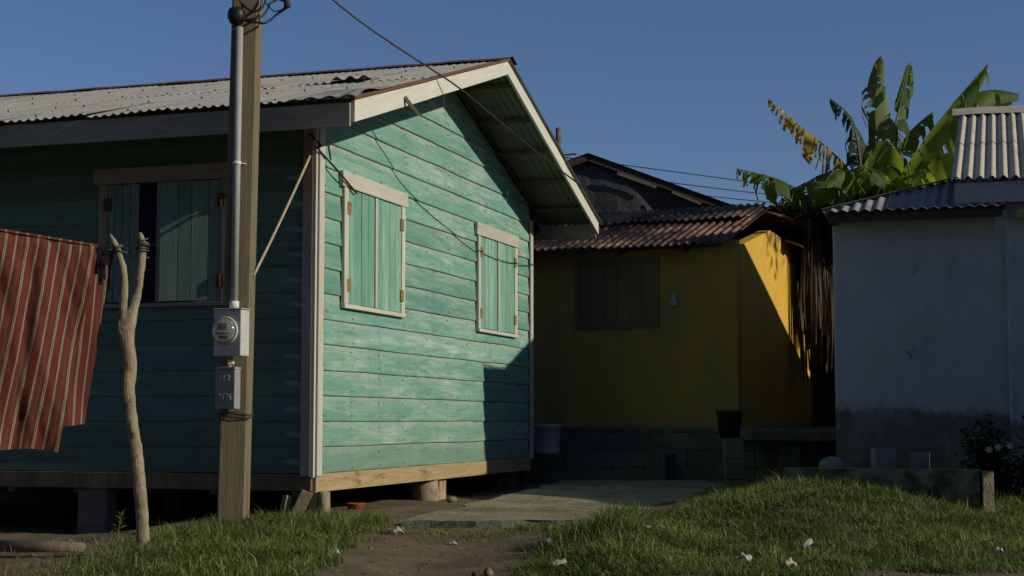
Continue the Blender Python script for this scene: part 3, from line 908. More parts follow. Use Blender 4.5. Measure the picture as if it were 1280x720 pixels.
# nails with rust spots
rs = random.Random(5)
upv = Vector((0, RIDGE_Y - EY0, RZ - EZ0)).normalized(); nv_ = Vector((0, -upv.z, upv.y))
for row, t in enumerate((0.10, 0.95, 1.9, 2.8, 3.6)):
    x = -LN - 0.4 + rs.uniform(0, 0.2)
    while x < OV - 0.05:
        xc = (round(x / 0.076) + 0.25) * 0.076
        c = Vector((xc, EY0 - 0.06, EZ0 + 0.012)) + upv * (t + rs.uniform(-0.03, 0.03)) + nv_ * 0.022
        mb.tube([c - nv_ * 0.012, c + nv_ * 0.004], 0.006 + rs.uniform(0, 0.003), 6, mi=1)
        x += rs.choice((0.304, 0.38, 0.456, 0.608))
# short lifted sheet end near the gable (wavy lip seen from the street)
def lipped(u, v):
    x = -0.28 + 0.36 * u
    t = 1.80 + 0.35 * v
    w = 0.0095 * math.sin(2 * PI * x / 0.076 * 0.62) * (1.6 - 0.6 * v) + 0.026 + 0.022 * (1 - v)
    return Vector((x, EY0 - 0.06, EZ0 + 0.012)) + upv * t + nv_ * w
mb.grid(lipped, 40, 4)
# curled rusty lower corner of the verge sheet
def curl(u, v):
    x = OV - 0.50 + 0.55 * u
    t = 0.02 + 0.75 * v
    w = 0.016 + 0.008 * math.sin(2 * PI * x / 0.076 * 0.5) * (1 - v) + 0.045 * (u ** 2) * max(0, math.sin(v * 5.0)) * (1 - v)
    return Vector((x, EY0 - 0.06, EZ0 + 0.012)) + upv * t + nv_ * w
mb.grid(curl, 24, 10)
rf = mb.build('roof_sheets', [M['galv'], M['rust']], house, True)
rf['label'] = 'grey corrugated front slope with rusty nail heads'
mb = MB()
corr_slope(mb, -LN - 0.5, OV + 0.03, (EY1 + 0.05, EZ1 + 0.010), (RIDGE_Y, RZ + 0.012), rows=2, ragged=0.02, seed=8)
mb.build('roof_sheets', M['galv_under'], house, True)
mb = MB()
def ridge(u, v):
    x = -LN - 0.5 + (LN + 0.5 + OV + 0.05) * u
    a = (v - 0.5) * 2
    y = RIDGE_Y + a * 0.14
    z = RZ + 0.056 - abs(a) * 0.050 + 0.006 * mnoise.noise(Vector((x * 3, 0, 0)))
    return (x, y, z)
mb.grid(ridge, 120, 6)
mb.build('ridge_cap', M['rust'], house, True)

# barge boards
def barge(mb, ya, za, yb, zb_, x, th, ha, hb_):
    n = 10
    base = len(mb.v)
    L = math.hypot(yb - ya, zb_ - za)
    b = random.random()
    for i in range(n + 1):
        t = i / n
        y, z = ya + (yb - ya) * t, za + (zb_ - za) * t
        h = ha + (hb_ - ha) * t
        wv = 0.004 * mnoise.noise(Vector((y * 2, 0, x)))
        for (xx, zz) in ((x, z), (x, z - h + wv), (x - th, z - h + wv), (x - th, z)):
            mb.vert((xx, y, zz), b, 0.3)
    for i in range(n):
        r0, r1 = base + 4 * i, base + 4 * (i + 1)
        hs = (0.0, h, h + 0.03, 2 * h)
        for q in range(4):
            q2 = (q + 1) % 4
            ua, ub = L * i / n, L * (i + 1) / n
            va, vb = hs[q], hs[q] + (h if q % 2 == 0 else th)
            mb.face((r0 + q, r0 + q2, r1 + q2, r1 + q), [(ua, va), (ua, vb), (ub, vb), (ub, va)])
    mb.face((base, base + 3, base + 2, base + 1)); e = base + 4 * n
    mb.face((e, e + 1, e + 2, e + 3))
mb = MB(); barge(mb, EY0 + 0.03, under(EY0 + 0.03) + 0.008, RIDGE_Y - 0.002, RZ + 0.010, OV, 0.025, 0.163, 0.122)
mb.build('barge_board', M['barge'], house)
mb = MB(); barge(mb, RIDGE_Y + 0.002, RZ + 0.010, 4.80, under(4.80) + 0.009, OV, 0.025, 0.122, 0.125)
mb.build('barge_board', M['barge'], house)
mb = MB(); barge(mb, 4.806, under(4.806) + 0.007, EY1 - 0.02, under(EY1 - 0.02) + 0.007, OV - 0.003, 0.025, 0.125, 0.130)
mb.build('barge_board', M['barge'], house)
mb = MB(); mb.box((-LN - 0.45, EY0 + 0.005, EZ0 - 0.178), (OV - 0.028, EY0 + 0.028, EZ0 - 0.004), 0, 0)
mb.build('fascia', M['fascia'], house, bevel=0.003)
mb = MB(); mb.box((-LN - 0.45, EY1 - 0.05, EZ1 - 0.16), (OV - 0.03, EY1 - 0.025, EZ1 - 0.005), 0, 0)
mb.build('fascia', M['fascia'], house, bevel=0.003)
mb = MB(); barge(mb, EY0 - 0.02, under(EY0) + 0.034, RIDGE_Y - 0.02, RZ + 0.040, OV + 0.026, 0.022, 0.026, 0.022); mb.build('verge_strip', M['rust'], house)
# battens and rafters seen under the overhang
mb = MB()
for y in (-0.45, 0.25, 0.95, 1.65, 2.35, 3.2, 3.85, 4.5, 5.15, 5.8):
    mb.box((-LN - 0.4, y - 0.024, under(y) - 0.040), (OV - 0.03, y + 0.024, under(y) - 0.008), 0, 0)
mb.build('roof_battens', M['oldwood'], house)
mb = MB()
for x in (-0.06, -1.3, -2.6, -3.9, -5.2, -6.5):
    mb.bar((x, EY0 + 0.03, EZ0 - 0.075), (x, RIDGE_Y, RZ - 0.075), 0.05, 0.07)
    mb.bar((x, EY1 - 0.06, under(EY1 - 0.06) - 0.075), (x, RIDGE_Y, RZ - 0.075), 0.05, 0.07)
mb.build('rafters', M['darkwood'], house)

# bracket on the barge
bk = on1(506, 128, 'r', OV)
mb = MB(); mb.bar((OV + 0.002, bk.y - 0.01, bk.z + 0.04), (OV + 0.10, bk.y + 0.035, bk.z - 0.10), 0.035, 0.028)
mb.build('bracket', M['oldwood'], house, bevel=0.003)

# windows: axes (a along wall, o outward) mapped by fn
def window(fn, a0, a1, z0, z1, trim, shut, hinge, open_left=None, ajar=0.0, skew=0.0):
    """fn(a, o, z) -> local point of the house"""
    fr = MB()
    def bx(mb, alo, ahi, olo, ohi, zlo, zhi, ax=None):
        P = [fn(alo, olo, zlo), fn(ahi, ohi, zhi)]
        lo = [min(P[0][i], P[1][i]) for i in range(3)]; hi = [max(P[0][i], P[1][i]) for i in range(3)]
        mb.box(lo, hi, 0, ax, jit=0.0025)
    jw, hh = 0.082, 0.125
    bx(fr, a0 - 0.025, a1 + 0.02, 0.018, 0.052, z1 - hh, z1, None)          # head
    bx(fr, a0 + 0.025, a0 + 0.025 + jw, 0.018, 0.046, z0 + 0.036, z1 - hh - 0.002, 2)
    bx(fr, a1 - 0.02 - jw, a1 - 0.02, 0.018, 0.046, z0 + 0.036, z1 - hh - 0.002, 2)
    bx(fr, a0 + 0.022, a1 - 0.018, 0.018, 0.056, z0, z0 + 0.034, None)
    w = fr.build('window', trim, house, bevel=0.003)
    i0, i1 = a0 + 0.025 + jw + 0.003, a1 - 0.02 - jw - 0.003
    mid = 0.5 * (i0 + i1)
    pn = MB(); bx(pn, i0, i1, 0.019, 0.023, z0 + 0.03, z1 - hh); pn.build('backing', M['void'], w)
    zb, zt = z0 + 0.040, z1 - hh - 0.008
    sides = [(i0, mid - 0.026), (mid + 0.026, i1)]
    if open_left is not None:
        sides = [(i0, i0 + open_left[0]), (i0 + open_left[1] + 0.05, i1)]
    for s_i, (sa, sb_) in enumerate(sides):
        sh = MB()
        n = 4
        edges = [sa] + sorted(sa + (sb_ - sa) * (k / n + random.uniform(-0.05, 0.05)) for k in range(1, n)) + [sb_]
        for e0, e1 in zip(edges, edges[1:]):
            d = random.uniform(0, 0.004)
            if ajar and s_i == 1:
                # hinge on the far side, free edge swung towards the street
                o0 = 0.026 + (sb_ - e0) * ajar; o1 = 0.026 + (sb_ - e1) * ajar
                pa, pb_ = fn(e0 + 0.0025, o0, zb), fn(e1 - 0.0025, o1, zb)
                v = Vector(pb_) - Vector(pa)
                sh.bar((Vector(pa) + Vector(pb_)) / 2, (Vector(pa) + Vector(pb_)) / 2 + Vector((0, 0, zt - zb)), v.length, 0.018, up=(-v.y, v.x, 0))
            else:
                bx(sh, e0 + 0.0025, e1 - 0.0025, 0.024, 0.036 + d, zb + random.uniform(0, 0.004), zt, 2)
        so = sh.build('shutter', shut, w, bevel=0.002)
        ha = sa if s_i == 0 else sb_
        for zz in (zb + 0.16 * (zt - zb), zt - 0.17 * (zt - zb)):
            hb = MB()
            P = [fn(ha - 0.034, 0.030, zz - 0.05), fn(ha + 0.034, 0.0525, zz + 0.05)]
            hb.box([min(P[0][i], P[1][i]) for i in range(3)], [max(P[0][i], P[1][i]) for i in range(3)])
            pc = fn(ha, 0.050, zz)
            hb.tube([Vector(pc) - Vector((0, 0, 0.052)), Vector(pc) + Vector((0, 0, 0.052))], 0.008, 8)
            hb.build('hinge', hinge, so)
    ms = MB()
    if open_left is None: bx(ms, mid - 0.024, mid + 0.024, 0.022, 0.050, zb, zt, 2)
    else: bx(ms, i0 + open_left[1], i0 + open_left[1] + 0.046, 0.022, 0.054, zb, zt, 2)
    ms.build('meeting_strip', trim, w, bevel=0.003)
    return w
gfn = lambda a, o, z: (o, a, z)
window(gfn, 0.435, 1.805, ZB + 1.305, ZB + 2.41, M['cream'], M['shutter'], M['hinge'])
window(gfn, 3.755, 5.095, ZB + 1.292, ZB + 2.395, M['cream'], M['shutter'], M['hinge'])
ffn = lambda a, o, z: (a, -o, z)
fa, fb = on1(122, 220, 'g', -0.03), on1(122, 384, 'g', -0.03)
fr_ = on1(292, 300, 'g', -0.03)
window(ffn, fa.x, fr_.x, fb.z - 0.01, fa.z + 0.05, M['cream_dark'], M['shutter_shaded'], M['hinge_dark'], open_left=(0.285, 0.455), ajar=0.10)

# ------------------------------------------------------------------ utility pole with meter
PY = 10.8
pt, pbm = at(309.5, 0, PY), at(291.5, 640, PY)
pole = thing('utility_pole', 'square timber service pole carrying a meter, in front of the turquoise house', 'utility pole', (pbm.x, PY, gh(pbm.x, PY)))
P0 = Vector((pbm.x, PY, gh(pbm.x, PY)))
axis = (pt - pbm).normalized()
def pol(h):  # point of the pole's centre line at world height h
    return pbm + axis * ((h - pbm.z) / axis.z)
mb = MB()
pts = [pol(h) - P0 for h in (-0.5, 0.2, 1.2, 2.2, 3.2, 4.2, 5.0)]
rot = Matrix.Rotation(0.0, 3, 'Z')
prev = None
hw = [0.098, 0.098, 0.097, 0.095, 0.094, 0.093, 0.092]
L = 0
for i, p in enumerate(pts):
    ring = []
    for sx, sy in ((-1, -1), (1, -1), (1, 1), (-1, 1)):
        for (ux, uy) in ((0.86, 1), (1, 0.86)) if (sx * sy < 0) else ((1, 0.86), (0.86, 1)):
            ring.append(mb.vert(p + Vector((sx * ux * hw[i], sy * uy * hw[i], 0)), 0.2, 0.3))
    if prev:
        for k in range(8):
            k2 = (k + 1) % 8
            mb.face((prev[k], prev[k2], ring[k2], ring[k]), [(i, k * .05), (i, k * .05 + .05), (i + 1, k * .05 + .05), (i + 1, k * .05)])
    prev = ring
mb.face(prev)
mb.build('post', M['polewood'], pole)
yf = PY - 0.098
# conduit
c_top, c_bot = at(299.5, 34, yf - 0.03), at(292.5, 384, yf - 0.03)
mb = MB(); mb.tube([c_bot - P0, c_top - P0], 0.026, 16); o = mb.build('conduit', M['pvc'], pole, True)
for py in (204,):
    c = at(296, py, yf - 0.03) - P0
    s = MB(); s.tube([c - Vector((0, 0, 0.012)), c + Vector((0, 0, 0.012))], 0.031, 16); s.bar(c + Vector((0.02, 0.02, 0)), c + Vector((0.06, 0.026, 0)), 0.02, 0.006)
    s.build('strap', M['whitepvc'], o, True)
c = at(292.6, 380, yf - 0.03) - P0
s = MB(); s.lathe([(0.034, -0.03), (0.034, 0.015), (0.029, 0.02)], 16, c); s.lathe([(0.022, -0.055), (0.022, -0.03)], 12, c)
s.build('coupling', M['whitepvc'], o, True)
# weatherhead
c = at(295.5, 21, yf - 0.035) - P0
mb = MB(); mb.lathe([(0.02, -0.06), (0.045, -0.045), (0.062, -0.01), (0.062, 0.035), (0.045, 0.06), (0.01, 0.07)], 16, c)
o = mb.build('weatherhead', M['plastic_black'], pole, True)
mb = MB()
def cab(ps, r=0.007, Y=None, n=6):
    """smooth cable through photo-surveyed points, relative to the pole"""
    q = [at(px, py, yy) - P0 for px, py, yy in ps]
    out = []
    for i in range(len(q) - 1):
        p0, p1, p2, p3 = q[max(i - 1, 0)], q[i], q[i + 1], q[min(i + 2, len(q) - 1)]
        for k in range(5):
            t = k / 5
            out.append(0.5 * ((2 * p1) + (p2 - p0) * t + (2 * p0 - 5 * p1 + 4 * p2 - p3) * t * t + (3 * p1 - p0 - 3 * p2 + p3) * t ** 3))
    out.append(q[-1])
    return out
for ps in ([(298, -14, yf - .05), (300, 0, yf - .05), (307, 9, yf - .05), (316, 14, yf - .05), (325, 12, yf - .05), (331, 4, yf - .02), (336, -16, yf)],
           [(301, 22, yf - .06), (306, 25, yf - .06), (318, 23, yf - .06), (328, 20, yf - .03), (334, 12, yf), (338, 4, yf), (346, -1, yf + .05), (360, -18, yf + .1)],
           [(300, 24, yf - .05), (312, 27, yf - .05), (322, 28, yf - .05), (330, 29, yf - .05), (338, 25, yf - .02), (346, 18, yf), (352, 14, yf), (358, 10, yf), (360, 5, yf)],
           [(300, 20, yf - .04), (303, 10, yf - .04), (300, -5, yf - .04), (299, -15, yf - .04)]):
    mb.tube(cab(ps), 0.0085, 6)
for ps in ([(331, -8, yf), (333, 4, yf), (338, 10, yf), (343, 14, yf), (350, 13, yf), (355, 10, yf), (360, 6, yf)],):
    mb.tube(cab(ps), 0.0045, 5)
mb.build('service_cable', M['cable'], pole, True)
c = at(359, 5, yf) - P0
mb = MB(); mb.lathe([(0.012, -0.03), (0.026, -0.02), (0.022, 0.0), (0.028, 0.012), (0.014, 0.028)], 12, c); mb.build('insulator', M['iron'], pole, True)
mb = MB(); c0 = at(326, -10, PY) - P0; mb.bar(c0, c + Vector((0, 0, 0.015)), 0.02, 0.02); mb.build('bracket', M['iron'], pole)

# meter box, turned like the houses
BR = Matrix.Rotation(-PH, 4, 'Z')
def boxframe(px, py, Y):
    return Matrix.Translation(at(px, py, Y) - P0) @ BR
fm = boxframe(284, 416.5, yf - 0.125)
mb = MB(); mb.box((-0.104, 0.0, -0.155), (0.104, 0.125, 0.160), 0, 2, fm)
mbox = mb.build('meter_box', M['meterbox'], pole, bevel=0.006)
mb = MB(); mb.box((-0.109, -0.006, 0.163), (0.112, 0.127, 0.170), 0, 0, fm)
mb.build('lid', M['meterbox'], mbox, bevel=0.003)
cx, cz = -0.012, 0.018
s = MB()
n0 = len(s.v); s.lathe([(0.096, -0.004), (0.096, -0.018), (0.086, -0.022), (0.086, -0.004)], 32, (cx, 0, cz), ax='y')
for i in range(n0, len(s.v)): s.v[i] = tuple(fm @ Vector(s.v[i]))
s.build('meter_ring', M['meterbox'], mbox, True)
s = MB(); s.lathe([(0.001, -0.030), (0.078, -0.030), (0.081, -0.026), (0.081, -0.006)], 32, (cx, 0, cz), ax='y')
for i in range(len(s.v)): s.v[i] = tuple(fm @ Vector(s.v[i]))
s.build('dial', M['dial'], mbox)
s = MB(); s.box((cx - 0.030, -0.040, cz + 0.004), (cx + 0.026, -0.032, cz + 0.045), 0, 0, fm); s.box((cx - 0.05, -0.037, cz - 0.022), (cx + 0.05, -0.032, cz - 0.014), 0, 0, fm); s.box((cx - 0.032, -0.036, cz - 0.05), (cx + 0.032, -0.032, cz - 0.034), 0, 0, fm)
s.build('register', M['dialdark'], mbox)
s = MB(); pr = [(0.083, -0.022)] + [(0.083 * math.cos(a), -0.022 - 0.05 * math.sin(a)) for a in np.linspace(0.15, 1.45, 8)] + [(0.002, -0.0722)]
s.lathe(pr, 32, (cx, 0, cz), ax='y')
for i in range(len(s.v)): s.v[i] = tuple(fm @ Vector(s.v[i]))
s.build('glass_cover', M['glass'], mbox, True)
# elbow and breaker box
mb = MB(); e0 = at(285, 445, yf - 0.05) - P0; e1 = at(286, 462, yf - 0.05) - P0
mb.tube([e0, (e0 + e1) / 2 + Vector((0.008, 0, 0)), e1], 0.017, 12); mb.build('nipple', M['brass'], pole, True)
mb = MB(); cc = at(288.5, 454, yf - 0.055) - P0; mb.bar(cc - Vector((0.02, 0, -0.006)), cc + Vector((0.022, 0, 0.008)), 0.03, 0.03); mb.build('lock_nut', M['whitepvc'], pole, bevel=0.004)
fb_ = boxframe(281, 485.5, yf - 0.085)
mb = MB(); mb.box((-0.075, 0.0, -0.140), (0.075, 0.085, 0.140), 0, 2, fb_)
bbx = mb.build('breaker_box', M['breaker'], pole, bevel=0.005)
mb = MB(); mb.box((-0.079, -0.006, 0.128), (0.079, 0.087, 0.146), 0, 0, fb_); mb.build('lid', M['breaker'], bbx, bevel=0.003)
G = {'0': [[(0.5, 1), (0.1, .75), (0.1, .25), (.5, 0), (.9, .3), (.85, .8), (.5, 1)]],
     'T': [[(0, .95), (1, 1)], [(.5, 1), (.5, 0)]],
     '2': [[(0.05, .75), (.4, 1), (.85, .8), (.7, .45), (0.05, 0.02), (.95, 0.05)]],
     '9': [[(.9, .75), (.5, 1), (.1, .75), (.45, .5), (.88, .7), (.8, .3), (.5, 0)]],
     '5': [[(.9, 1), (.2, .97), (.15, .55), (.65, .6), (.9, .3), (.5, 0), (.1, .1)]],
     '7': [[(.05, .95), (.9, 1), (.4, 0)]],
     '6': [[(.8, 1), (.3, .65), (.1, .25), (.5, 0), (.85, .22), (.6, .5), (.15, .35)]]}
def write(txt, x0, z0, w, h, gap):
    s = MB(); x = x0
    for ch in txt:
        if ch != ' ':
            for st in G[ch]:
                s.tube([fb_ @ Vector((x + a * w + random.uniform(-.001, .001), -0.0015, z0 + b * h)) for a, b in st], 0.0022, 5)
        x += w + gap
    s.build('chalk_number', M['chalk'], bbx)
write('0T2', -0.052, 0.055, 0.024, 0.036, 0.010)
write('9576', -0.050, -0.078, 0.020, 0.042, 0.007)
# wire tie under the breaker box
mb = MB()
for k in range(3):
    h0 = 0.75 - 1.0 * 0 + at(290, 517 + 3 * k, PY).z * 0 + (at(290, 517 + 3 * k, PY).z - 0.75)
    c = pol(h0) - P0
    ring = [c + Vector((sx * 0.104, sy * 0.104, 0.012 * math.sin(i * 1.9 + k))) for i, (sx, sy) in enumerate(((-1, -1), (0, -1.02), (1, -1), (1.02, 0), (1, 1), (0, 1.02), (-1, 1), (-1.02, 0), (-1, -1)))]
    mb.tube(ring, 0.0035, 5)
mb.tube([pol(at(290, 517, PY).z) - P0 + Vector((-0.02, -0.105, 0)), pol(at(290, 521, PY).z) - P0 + Vector((-0.06, -0.11, -0.03)), pol(at(290, 524, PY).z) - P0 + Vector((-0.09, -0.12, -0.05))], 0.003, 5)
mb.build('wire_tie', M['wirebind'], pole)

# rope between the pole and the house corner
def line_thing(name, mat, pts, r, label, cat, sag=0.0, n=14, group=None, seg=6):
    a, b = Vector(pts[0]), Vector(pts[-1])
    if len(pts) == 2:
        ps = [a.lerp(b, i / n) - Vector((0, 0, sag * 4 * (i / n) * (1 - i / n))) for i in range(n + 1)]
    else: ps = [Vector(p) for p in pts]
    m_ = MB(); m_.tube(ps, r, seg)
    o = m_.build(name, mat, None, True)
    settle(o, a)
    return tag(o, label, cat, group)
ra = pol(at(312, 345, PY).z) + Vector((0.098, -0.02, 0)); rb = w1(-0.02, -0.07, on1(386, 196, 'g', -0.05).z)
line_thing('stay_rope', M['rope'], (ra, rb), 0.011, 'taut twisted rope running from the timber pole up to the house corner', 'rope', 0.015)
m_ = MB(); m_.tube([w1(-0.03, -0.06, 2.52 + 0.25), w1(0.05, -0.03, 2.62)] + [w1(0.055, y_, z_) for y_, z_ in ((0.05, 2.62), (0.30, 2.52), (0.46, 2.40))] , 0.009, 6)
a_ = on1(398, 184, 'r', 0.06); b_ = on1(424, 217, 'r', 0.065); c_ = on1(448, 242, 'r', 0.075)
m_ = MB(); m_.tube([w1(-0.03, -0.075, a_.z + 0.12), w1(0.055, -0.01, a_.z + 0.02), w1(0.045, a_.y, a_.z), w1(0.074, b_.y, b_.z), w1(0.062, c_.y, c_.z)], 0.008, 6)
o = m_.build('loose_cable', M['cable'], None, True); settle(o, w1(-0.03, -0.075, a_.z + 0.12)); tag(o, 'short black cable hanging from the corner over the nearest gable window', 'cable')

# ------------------------------------------------------------------ overhead service wire crossing the gable
kp = [Vector(p) for p in ((-2.05, 11.35, 4.50), (-1.35, 11.98, 3.99), (-0.93, 12.31, 3.745), (-0.50, 12.69, 3.535), (-0.26, 13.0, 3.40), (-0.01, 13.34, 3.25), (0.24, 13.86, 3.14), (0.50, 14.45, 3.05), (0.85, 15.34, 2.93), (1.02, 16.6, 2.85), (1.25, 18.85, 2.88))]
pts = []
for i in range(len(kp) - 1):
    p0, p1, p2, p3 = kp[max(i - 1, 0)], kp[i], kp[i + 1], kp[min(i + 2, len(kp) - 1)]
    for q in range(4):
        t = q / 4
        pts.append(0.5 * ((2 * p1) + (p2 - p0) * t + (2 * p0 - 5 * p1 + 4 * p2 - p3) * t * t + (3 * p1 - p0 - 3 * p2 + p3) * t ** 3))
pts.append(kp[-1])
line_thing('overhead_wire', M['cable'], pts, 0.0075, 'black service wire dropping past the gable peak of the turquoise house', 'wire')

# ------------------------------------------------------------------ forked post, clothesline, blanket
FY = 8.8
fbase = at(180, 702, FY)
fz = gh(fbase.x, FY)
fpost = thing('forked_post', 'bare forked tree branch set upright in the grass as a clothesline prop', 'post', (fbase.x, FY, fz))
PF = Vector((fbase.x, FY, fz))
def fp(px, py, dy=0.0): return at(px, py, FY + dy) - PF
# one continuous surface grown by the skin modifier
sk = [fp(181, 730), fp(180, 700), fp(178, 650), fp(174, 600), fp(170, 560), fp(163, 515), fp(160, 485), fp(163, 455), fp(158, 420), fp(158, 402),
      fp(155, 385), fp(156, 355), fp(153, 330), fp(147, 312), fp(142, 301), fp(137, 292),
      fp(166, 388), fp(173, 360), fp(177, 330), fp(178, 308), fp(177, 298), fp(174, 290), fp(148, 408, -0.03)]
ed = [(i, i + 1) for i in range(15)] + [(9, 16)] + [(i, i + 1) for i in range(16, 21)] + [(9, 22)]
rad = [.043, .042, .042, .040, .040, .036, .043, .045, .047, .052, .030, .026, .0245, .023, .018, .006, .032, .027, .025, .025, .022, .010, .012]
me = bpy.data.meshes.new('trunk'); me.from_pydata(sk, ed, []); me.materials.append(M['bark'])
fo = bpy.data.objects.new('trunk', me); COL.objects.link(fo); fo.parent = fpost
md = fo.modifiers.new('skin', 'SKIN')
for i, sv in enumerate(me.skin_vertices[0].data):
    sv.radius = (rad[i] * 0.92, rad[i] * 0.92)
me.skin_vertices[0].data[0].use_root = True
su = fo.modifiers.new('sub', 'SUBSURF'); su.levels = 2; su.render_levels = 2
tx = bpy.data.textures.new('knobbly', 'CLOUDS'); tx.noise_scale = 0.06
dp = fo.modifiers.new('disp', 'DISPLACE'); dp.texture = tx; dp.strength = 0.012; dp.texture_coords = 'LOCAL'
mb = MB()
for cpx, cpy, r, cnt in ((178, 308, 0.033, 6), (147, 312, 0.026, 4)):
    for k in range(cnt):
        c = fp(cpx + random.uniform(-1, 1), cpy + (k - cnt / 2) * 2.6)
        ph = random.uniform(-0.35, 0.35)
        mb.tube([c + Vector((math.cos(a) * r * random.uniform(0.97, 1.15), math.sin(a) * r, math.sin(a + k) * 0.010 + ph * math.cos(a) * 0.03)) for a in np.linspace(0, 2 * PI, 13)], 0.0042, 5)
mb.tube([fp(150, 318), fp(163, 322), fp(187, 322)], 0.0035, 5)
mb.build('wire_binding', M['wirebind'], fpost, True)
# clothesline
la, lb = at(176, 318, FY), at(135, 312, FY - 0.02)
lc = at(0, 290, 8.48)
dirl = (lc - lb)
le = lb + dirl * 3.2 + Vector((0, 0, 0.10))
line_thing('clothesline', M['wirebind'], [la, lb, lb + dirl * 0.5 - Vector((0, 0, 0.004)), lc, lb + dirl * 2.0 + Vector((0, 0, 0.02)), le], 0.004, 'thin wire clothesline tied to the forked post and holding the striped blanket', 'clothesline')
# blanket
blk = thing('blanket', 'red blanket with cream and brown stripes folded over the clothesline', 'blanket', lb)
du = dirl.normalized()
nf = Vector((-du.y, du.x, 0)).normalized()
if nf.y > 0: nf = -nf        # towards the street
Lb = 1.15
def line_at(u):
    return du * u
shear = Vector((-0.205, -0.04, 0))
def front(u, v):
    U = u * Lb + 0.06
    s = v * 1.17
    fold = 0.028 * mnoise.noise(Vector((U * 5.5 + v * 2.5, v * 1.1, 0))) * (0.4 + v) + 0.030 * math.sin(U * 6.0 - v * 4.2 + 0.4) * (0.10 + v) + 0.022 * math.sin(U * 13.0 + v * 8.0 + 2.0 * mnoise.noise(Vector((U * 3, v * 2, 2)))) * ss(v, 0.0, 0.3) + 0.012 * mnoise.noise(Vector((U * 17 + v * 9, v * 3.5, 5))) + 0.006 * mnoise.noise(Vector((U * 40, v * 14, 9)))
    crease = -0.030 * math.exp(-((U - 0.28 - 0.14 * (1 - v)) / 0.035) ** 2) * ss(v, 0.02, 0.2)
    p = line_at(U) + shear * (v * 1.0) + Vector((0, 0, -s + 0.010 + 0.02 * math.sin(U * 9) * v - 0.02 * U * v)) + nf * (0.018 + fold + crease + 0.05 * v)
    if v < 0.03: p += nf * -0.012
    return p
mb = MB(); mb.grid(front, 110, 60, uvf=lambda u, v: (u * Lb + 0.02 * v, v * 1.17))
o = mb.build('front_panel', M['blanket'], blk, True)
def back(u, v):
    U = u * (Lb - 0.02) - 0.04
    s = v * 1.00
    fold = 0.035 * mnoise.noise(Vector((U * 7 + v * 3, v * 2.2, 11))) * (0.3 + v)
    return line_at(U) + shear * (v * 0.62) + Vector((0, 0, -s + 0.008 - 0.02 * math.sin(U * 12) * v)) + nf * (-0.02 + fold - 0.03 * v)
mb = MB(); mb.grid(back, 80, 30, uvf=lambda u, v: (u * Lb * 1.1 + 0.07 * v, v))
o = mb.build('back_panel', M['blanket'], blk, True); o['label'] = 'back fall of the blanket seen past the front edge'
def roll(u, v):
    U = u * Lb - 0.02 + 0.03 * v
    a = PI * v
    return line_at(U) + nf * (-0.02 + 0.02 * (1 - math.cos(a)) * 0.95) + Vector((0, 0, 0.006 + 0.014 * math.sin(a)))
mb = MB(); mb.grid(roll, 60, 8, uvf=lambda u, v: (u * Lb, v * 0.05)); mb.build('top_fold', M['blanket'], blk, True)
# dark peg-like cloth strip hanging at the end of the blanket
mb = MB()
for k, (px, ln) in enumerate(((116, 0.10), (121, 0.14), (126, 0.20), (130, 0.17), (133, 0.09))):
    c = at(px, 312, FY - 0.05 - 0.01 * k)
    mb.grid(lambda u, v, c=c, ln=ln, k=k: c + Vector(((u - 0.5) * 0.022, 0.006 * math.sin(v * 5 + k), 0.03 * (1 - v) - ln * v)), 2, 6)
o = mb.build('rag', M['cable'], None, True); settle(o, at(125, 312, FY - 0.05)); tag(o, 'dark rag knotted on the clothesline between blanket and forked post', 'rag')

# ------------------------------------------------------------------ yellow house
YA = 0.428
YC = Vector((2.71, 18.64, 0))
R2 = Vector((math.cos(YA), -math.sin(YA), 0)); G2 = Vector((math.sin(YA), math.cos(YA), 0))
def on2(px, py, val):     # plane y=val of the yellow house
    d = ray(px, py); o = Vector((0, 0, CAMZ)) - YC
    t = (val - o.dot(G2)) / d.dot(G2)
    p = o + d * t
    return Vector((p.dot(R2), p.dot(G2), p.z))
yh = thing('plaster_house', 'yellow plastered house with rusty corrugated roof, in shade between the other houses', 'house', YC, -YA)
PZ = 0.66
def wallpatch(mb, fn, nu, nv, amp=0.006):
    mb.grid(lambda u, v: Vector(fn(u, v)) + Vector((0, 0, 0)), nu, nv)
mb = MB(); mb.box((-6.5, 0.0, PZ - 0.05), (0.0, 0.16, 2.93)); mb.build('wall', M['yellow_shaded'], yh, bevel=0.02)
mb = MB()
D2 = 3.7
poly = [(0.165, PZ - 0.05), (D2, PZ - 0.05), (D2, 3.06), (1.55, 3.20), (0.165, 2.86)]
b = len(mb.v)
for xx in (0.0, -0.16):
    for y, z in poly: mb.vert((xx - 0.001, y, z))
mb.face([b + i for i in range(5)]); mb.face([b + 5 + i for i in range(4, -1, -1)])
for i in range(5):
    j = (i + 1) % 5
    mb.face((b + i, b + 5 + i, b + 5 + j, b + j))
o = mb.build('wall', M['yellow'], yh); o['label'] = 'yellow side wall catching the sun near its top'
mb = MB(); mb.box((-6.5, D2 - 0.16, PZ - 0.05), (-0.165, D2, 3.02)); mb.box((-6.5, 0.165, PZ - 0.05), (-6.35, D2 - 0.165, 2.95)); mb.build('wall', M['yellow'], yh)
